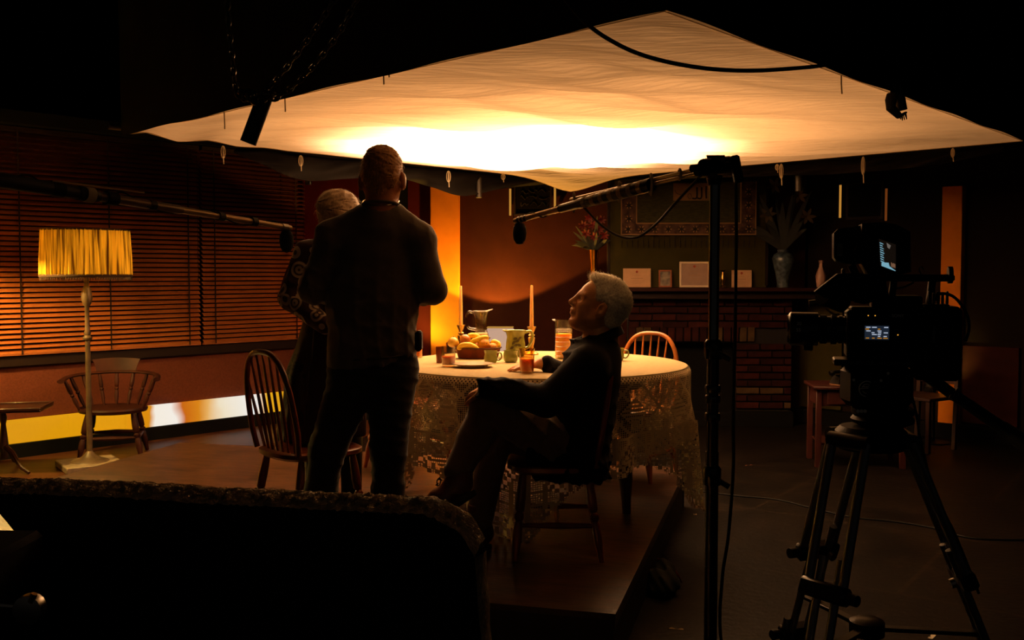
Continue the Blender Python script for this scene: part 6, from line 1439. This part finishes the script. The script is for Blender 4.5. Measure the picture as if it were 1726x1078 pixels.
def pattern_mat(name, base, spot, ring, scale, thr):
    m = bpy.data.materials.new(name); m.use_nodes = True; nt = m.node_tree; b = nt.nodes['Principled BSDF']; b.inputs['Roughness'].default_value = .8
    tc = nt.nodes.new('ShaderNodeTexCoord'); v = nt.nodes.new('ShaderNodeTexVoronoi'); v.inputs['Scale'].default_value = scale; nt.links.new(tc.outputs['Object'], v.inputs['Vector'])
    r = nt.nodes.new('ShaderNodeValToRGB'); nt.links.new(v.outputs['Distance'], r.inputs[0]); cr = r.color_ramp; cr.interpolation = 'CONSTANT'
    cr.elements[0].position = 0; cr.elements[0].color = (*lin(ring), 1); cr.elements[1].position = thr*.25; cr.elements[1].color = (*lin(spot), 1)
    for p, c in ((thr*.5, base), (thr*.6, ring), (thr*.72, spot), (thr, base)):
        e = cr.elements.new(p); e.color = (*lin(c), 1)
    nt.links.new(r.outputs[0], b.inputs['Base Color']); return m
M_FLO = pattern_mat('floral_cardigan', '2e0c0c', 'a89c8e', '4a423c', 12, .5)
S = SDF(lo, hi, .0075); S.cone(A2(576, 420, 5.), A2(572, 460, 5.), .10, .15, .05, squash=((0, 1, 0), .7)); S.cone(A2(572, 455, 5.), A2(565, 560, 5.), .155, .165, .05, squash=((0, 1, 0), .72))
for a_, b_, c_ in ((ws1, we1, ww1), (ws2, we2, ww2)): S.cone(A2(575, 420, 5.), a_, .07, .066, .04); S.cone(a_, b_, .066, .058, .03); S.cone(b_, c_, .058, .045, .02)
S.half(A2(565, 575, 5.), (0, 0, -1), .01); S.disp(wrinkle(.008, (((.3, .2, 1), 40, .7), ((1, .2, .2), 34, .5)), 5)); S.build('cardigan', M_FLO, pw)
g = MB(); off = Vector((-.062, -.02, .0)); g.tube(spline([ws1+Vector((-.03, -.03, .055)), ws1+off, ws1.lerp(we1, .5)+Vector((-.066, -.01, .01)), we1+Vector((-.06, -.01, -.01))], 6), .006, 6); g.build('red_piping', mat('red_piping', '6a1a10', .7), pw, world=True)
S = SDF((wm.x-.36, 4.65, PZ+.3), (wm.x+.36, 5.05, 1.4), .008); S.cone(A2(562, 545, 5.), A2(548, 640, 5.), .15, .185, .04, squash=((0, 1, 0), .85)); S.cone(A2(548, 640, 5.), A2(540, 770, 5.), .185, .225, .04, squash=((0, 1, 0), .9))
S.half(A2(520, 738, 4.95), (.30, 0, -.95), .01); S.disp(lambda x, y, z: .012*np.sin(48*np.arctan2(y-5., x-A2(548, 640).x)*.25+3)*np.clip((1.2-z)*2, 0, 1)); S.build('skirt', pattern_mat('spotted_skirt', '3c2a1e', '0a0706', '0a0706', 17, .42), pw)
S = SDF((wm.x-.3, 4.6, PZ+.3), (wm.x+.36, 5.1, 1.4), .008); S.cone(A2(572, 560, 4.88), A2(566, 735, 4.8), .13, .15, .03, squash=((0, 1, 0), .3)); S.half(A2(540, 742, 4.8), (.1, 0, -1), .01); S.build('apron', mat('maroon_apron', '2c0e0a', .85), pw)
for l_ in (lg1, lg2):
    S = SDF(l_+Vector((-.09, -.2, -.01)), l_+Vector((.09, .1, .62)), .007); S.cone(l_+Vector((0, 0, .55)), l_+Vector((0, 0, .1)), .06, .05, .02); S.cone(l_+Vector((0, .01, .05)), l_+Vector((0, -.13, .038)), .045, .036, .02); S.half(l_+Vector((0, 0, .004)), (0, 0, -1), .003); S.build('boot', mat('black_boot', '0a0807', .5), pw)
M_HAIR2 = mat('grey_blonde_hair', '9a8468', .6, var=.3, vscale=50, stretch=(3, 3, .6))
S = SDF(hd2.c-Vector((.15, .15, .16)), hd2.c+Vector((.15, .15, .16)), .005); S.ell(hd2.p(-.025, 0, .045), (.112, .095, .095), .02, hd2.R); S.cone(hd2.p(-.05, -.06, .0), hd2.p(-.05, -.065, -.07), .05, .03, .03); S.cone(hd2.p(-.05, .06, .0), hd2.p(-.05, .065, -.07), .05, .03, .03); S.ell(hd2.p(.09, 0, -.02), (.07, .06, .085), .02, hd2.R, True)
S.disp(lambda x, y, z: .005*np.sin(90*x+40*np.sin(30*z))*np.cos(40*z+70*y)); h2 = S.build('hair', M_HAIR2, pw); strands('hair_strands', h2, pw, M_HAIR2, 900, hd2.p(-.05, 0, .14), .035, .25, .0013, 2)
hd2.eyes(pw)

# ------------------------------------------------------------------ seated man in profile
Y3 = 4.45
def A3(px, py, Y=Y3): return at(px, py, Y)
sm = Vector((A3(940, 800).x, 4.45, PZ))
ps = thing('person', 'seated white-haired man in a dark jacket, legs crossed, looking up to the left', 'person', sm)
hd3 = Head(A3(1006, 515, 4.42), (-1, -.03, .42), (.42, 0, 1), 1.05)
lo, hi = (-.46, 4.0, PZ-.02), (.56, 5.42, 1.62)
pel, che, nek = A3(958, 738, 4.46), A3(988, 640, 4.46), A3(1013, 578, 4.45)
sN, eN, wN = A3(992, 617, 4.27), A3(921, 676, 4.20), A3(818, 653, 4.26)
sF, eF = A3(1000, 612, 4.65), A3(968, 648, 4.88); wF = atz(914, 612, TZ+.042)
hpN, knN, anN = A3(938, 742, 4.36), A3(826, 686, 4.36), A3(768, 800, 4.26)
hpF, knF = A3(938, 745, 4.55), A3(838, 728, 4.50); ftF = Vector((A3(808, 900, 4.48).x, 4.47, PZ))
S = SDF(hd3.c-Vector((.16, .13, .16)), hd3.c+Vector((.15, .13, .16)), .0028)
hd3.face(S); hd3.neck(S, A3(1012, 585, 4.45), .062, .078)
E3 = lambda c, r, b=.01: S.ell(hd3.p(*c), [q*hd3.k for q in r], b, hd3.R)
E3((.035, 0, -.105), (.035, .035, .016), .02)                       # soft flesh under the chin
for y in (-1, 1): E3((.045, y*.042, -.06), (.02, .016, .026), .02)
SH = S; S = SDF(lo, hi, .006); hd3.neck(S, A3(1012, 585, 4.45), .062, .078)
S.cone(nek, che, .08, .125, .05, squash=((1, 0, 0), .75)); S.cone(che, pel, .13, .14, .05, squash=((1, 0, 0), .8))
for s_, e_, w_ in ((sN, eN, wN), (sF, eF, wF)): S.cone(nek, s_, .06, .055, .03); S.cone(s_, e_, .05, .042, .02); S.cone(e_, w_, .04, .028, .02)
hand(S, wN+Vector((.012, .02, -.004)), (-.72, .62, -.30), (-.2, -.2, .95), -1, .95, .6)
hand(S, wF, (-1, .02, -.16), (0, -.12, 1), 1, 1.03, .12, .2)
S.cone(pel, hpN, .12, .09, .04); S.cone(pel, hpF, .12, .09, .04); S.cone(hpN, knN, .085, .055, .03); S.cone(knN, anN, .052, .038, .02); S.cone(hpF, knF, .085, .055, .03); S.cone(knF, ftF+Vector((0, 0, .1)), .05, .036, .02)
S.cone(anN, anN+Vector((-.04, -.01, -.05)), .034, .028, .02); S.cone(ftF+Vector((0, 0, .06)), ftF+Vector((-.14, 0, .04)), .035, .03, .02)
S.build('body', M_SKIN, ps, extra=SH); hd3.eyes(ps)
# jacket
M_JAC = mat('dark_wool_jacket', '0e0b09', .9, spec=.15, sheen=.05, bump=.25, bscale=240, var=.15, vscale=20)
S = SDF(lo, hi, .0064)
S.cone(A3(1012, 592, 4.45), A3(996, 632, 4.46), .11, .165, .05, squash=((1, 0, 0), .68)); S.cone(A3(996, 632, 4.46), A3(978, 690, 4.46), .185, .195, .05, squash=((1, 0, 0), .72)); S.cone(A3(978, 690, 4.46), A3(962, 742, 4.46), .195, .205, .05, squash=((1, 0, 0), .80))
for s_, e_, w_ in ((sN, eN, wN), (sF, eF, wF)): S.cone(A3(1008, 598, 4.45), s_, .085, .082, .05); S.cone(s_, e_, .084, .066, .03)
S.cone(eN, eN.lerp(wN, .5), .066, .058, .02); S.cone(eN.lerp(wN, .5), wN+Vector((.01, 0, 0)), .058, .042, .02); S.cone(eF, eF.lerp(wF, .5), .064, .055, .02); S.cone(eF.lerp(wF, .5), wF+Vector((.025, -.0, 0)), .055, .040, .02)
S.ell(A3(945, 770, 4.30), (.155, .04, .135), .05); S.ell(A3(985, 780, 4.46), (.11, .17, .12), .05)
S.half(wN+Vector((-.014, 0, 0)), (-1, .1, -.1), .004) if False else None
S.cone(A3(985, 560, 4.45), A3(1012, 590, 4.45), .068, .085, .02, True)                   # neck opening
S.ell(A3(915, 640, 4.46), (.075, .09, .17), .03, None, True)                             # open front
S.half(A3(960, 812, 4.3), (-.10, 0, -1), .01)
S.disp(wrinkle(.013, (((.7, .2, .7), 46, .7), ((.2, .1, 1), 40, .6), ((1, 0, -.6), 52, .5), ((1, .3, .3), 80, .3)), 12)); S.build('jacket', M_JAC, ps, it=5)
def collar(c, rx_, ry_, tilt, h, flare, nm, m, a0, a1, th=.006):
    c = Vector(c)
    def f(u, v, o):
        a = a0+(a1-a0)*u; e = math.sin(PI*u)**.5; k = 1+flare*v+o; return c+Vector((rx_*k*math.cos(a), ry_*k*math.sin(a), tilt*rx_*k*math.cos(a)-h*v*(.55+.45*e)))
    g = MB(); g.grid(lambda u, v: f(u, v, 0), 36, 6); g.grid(lambda u, v: f(u, v, .06), 36, 6); g.grid(lambda u, v: f(u, 0, .06*v), 36, 2); g.grid(lambda u, v: f(u, 1, .06*v), 36, 2)
    return g.build(nm, m, ps, world=True)
collar(A3(1010, 560, 4.45), .088, .088, .40, .045, .22, 'jacket_collar', M_JAC, -2.75, 2.75)
collar(A3(1004, 562, 4.45), .078, .080, .44, .035, .10, 'shirt_collar', mat('pale_shirt', '8a6c48', .85), -3.0, 3.0)
for y in (-1, 1):                                                    # lapels
    g = MB(); P = [A3(972, 590, 4.45+y*.06), A3(950, 612, 4.45+y*.10), A3(935, 650, 4.45+y*.13), A3(924, 690, 4.45+y*.14)]; Q = [A3(985, 588, 4.45+y*.10), A3(972, 620, 4.45+y*.17), A3(950, 655, 4.45+y*.18), A3(930, 692, 4.45+y*.16)]
    vs = []
    for p_, q_ in zip(P, Q): vs += [p_, (p_+q_)/2+Vector((-.012, 0, .004)), q_]
    g.add(vs, [(3*i+j, 3*i+j+1, 3*i+4+j, 3*i+3+j) for i in range(3) for j in range(2)]); g.build('lapel', M_JAC, ps, world=True)
S = SDF(lo, hi, .008); S.cone(A3(985, 600, 4.46), A3(950, 720, 4.46), .09, .13, .04, squash=((1, 0, 0), .75)); S.half(A3(1000, 586, 4.46), (-.4, 0, 1), .01); S.build('shirt', mat('pale_shirt', '8a6c48', .85), ps)
# trousers
M_TR3 = mat('grey_brown_trousers', '66523f', .85, sheen=.2, bump=.2, bscale=200, var=.12, vscale=25)
S = SDF(lo, hi, .0066); S.cone(A3(952, 752, 4.46), hpN, .14, .115, .04); S.cone(A3(952, 752, 4.46), hpF, .14, .115, .04)
aN2 = anN.lerp(knN, .06); S.cone(hpN, knN, .108, .084, .04); S.cone(knN, knN.lerp(aN2, .5), .082, .074, .03); S.cone(knN.lerp(aN2, .5), aN2, .072, .060, .02); aF = ftF+Vector((0, 0, .13)); S.cone(hpF, knF, .105, .075, .04); S.cone(knF, aF, .073, .06, .02)
S.half(Vector((0, 0, PZ+.07)), (0, 0, -1), .004); S.disp(wrinkle(.010, (((.6, .1, .8), 50, .7), ((.9, .2, -.4), 44, .6)), 15)); S.build('trousers', M_TR3, ps)
# lace-up boots
M_BOOT = mat('brown_leather_boot', '5a3018', .35, var=.25, vscale=14, coat=.3); M_SOLE = mat('boot_sole', '120a06', .7)
def boot(an, d, up, shaft):
    d = Vector(d).normalized(); u = Vector(up); sh = Vector(shaft).normalized(); u = (u-d*u.dot(d)).normalized(); sd = d.cross(u); c = Vector(an); S = SDF(c-Vector((.3, .22, .3)), c+Vector((.3, .22, .25)), .0058)
    S.cone(c+sh*.09, c-u*.03, .055, .050, .02); S.cone(c-u*.035-d*.015, c-u*.045+d*.10, .052, .045, .03, squash=(sd, .85)); S.cone(c-u*.045+d*.10, c-u*.06+d*.175, .045, .036, .03)
    S.half(c-u*.092, -u, .006); S.half(c+sh*.10, sh, .004); o = S.build('boot', M_BOOT, ps)
    g = MB(); R = Matrix((sd, d, u)).transposed(); N = 28; out = []
    for j in range(N): a = 2*PI*j/N; out.append((.044*math.cos(a)*(1 if math.sin(a) > 0 else .85), .075+.148*math.sin(a)*(.88 if math.sin(a) < 0 else 1)-.0))
    vs = [c+R @ Vector((x, y, z)) for z in (-.108, -.088) for x, y in out]; g.add(vs, [tuple(range(N))[::-1], tuple(range(N, 2*N))]+[(j, (j+1) % N, N+(j+1) % N, N+j) for j in range(N)]); g.build('sole', M_SOLE, o, world=True)
    for k in range(5):
        q = c+u*(.030-.018*k)+d*(.046+.019*k); g = MB(); g.tube([q-sd*.028, q+d*.012+u*.006, q+sd*.028], .0032, 6); g.build('lace', mat('dark_lace', '0e0806', .7), o, world=True)
    g = MB(); q = c+u*.030+d*.046; g.tube(spline([q, q+d*.018+sd*.02+u*.008, q+d*.03+sd*.03-u*.015, q+d*.02+sd*.01-u*.02, q], 5), .0028, 5); g.build('lace_bow', mat('dark_lace', '0e0806', .7), o, world=True)
shn = (knN-anN).normalized(); fd = Vector((-.85, -.12, -.50)); boot(anN-shn*.02, fd, shn, shn); boot(ftF+Vector((0, 0, .108)), (-1, -.05, 0), (0, 0, 1), (0, 0, 1))
# hair and brows
M_HAIR3 = mat('white_hair', 'f2e6d0', .5, var=.3, vscale=45, stretch=(3, 3, 3)); k3 = hd3.k
S = SDF(hd3.c-Vector((.17, .14, .16)), hd3.c+Vector((.18, .14, .18)), .0048)
E3 = lambda c, r, b=.02, cut=False: S.ell(hd3.p(*c), [q*k3 for q in r], b, hd3.R, cut)
E3((-.03, 0, .05), (.103, .086, .088)); E3((-.06, 0, .02), (.075, .08, .085), .03); E3((.042, 0, .098), (.032, .055, .026), .025); E3((-.01, 0, .104), (.06, .06, .03), .03); E3((-.06, 0, -.035), (.052, .062, .05), .03)
S.half(hd3.p(.066, 0, .06), hd3.f*.8-hd3.u*.28, .02)
E3((.072, 0, .015), (.062, .1, .075), .015, True); E3((.035, 0, -.06), (.055, .1, .06), .015, True)
for y in (-1, 1): E3((-.008, y*.084, -.012), (.028, .03, .042), .008, True)
S.half(hd3.p(-.06, 0, -.085), -hd3.u-hd3.f*.2, .015)
S.disp(lambda x, y, z: .0018*np.sin(110*x+40*np.sin(30*z))*np.cos(80*z+90*y)); h3 = S.build('hair', M_HAIR3, ps)
strands('hair_strands', h3, ps, M_HAIR3, 6000, hd3.p(-.012, .09, .055), .046, .10, .0009, 4)
for y in (-1, 1):
    g = MB()
    for i in range(14): f = i/13; p0 = hd3.p(.082-.012*f, y*(.014+.034*f), .021+.004*math.sin(PI*f)); g.tube([p0, p0+(hd3.f*.3+hd3.l*y*.8+hd3.u*.25)*.011], [.0016, .0005], 4)
    o = g.build('eyebrow', M_HAIR3, ps, world=True); o['kind'] = 'stuff'
g = MB(); wv = wF+Vector((.012, 0, 0)); g.tube([wv+Vector((.003*math.sin(a), .031*math.cos(a), .024*math.sin(a))) for a in np.linspace(0, 2*PI, 24, endpoint=False)], .004, 6, closed=True); wt = g.build('watch_strap', M_BRASS, ps, world=True)
g = MB(); g.tube([wv+Vector((0, -.006, .026)), wv+Vector((0, -.006, .031))], .012, 14); g.build('watch_face', M_BRASS, wt, world=True)
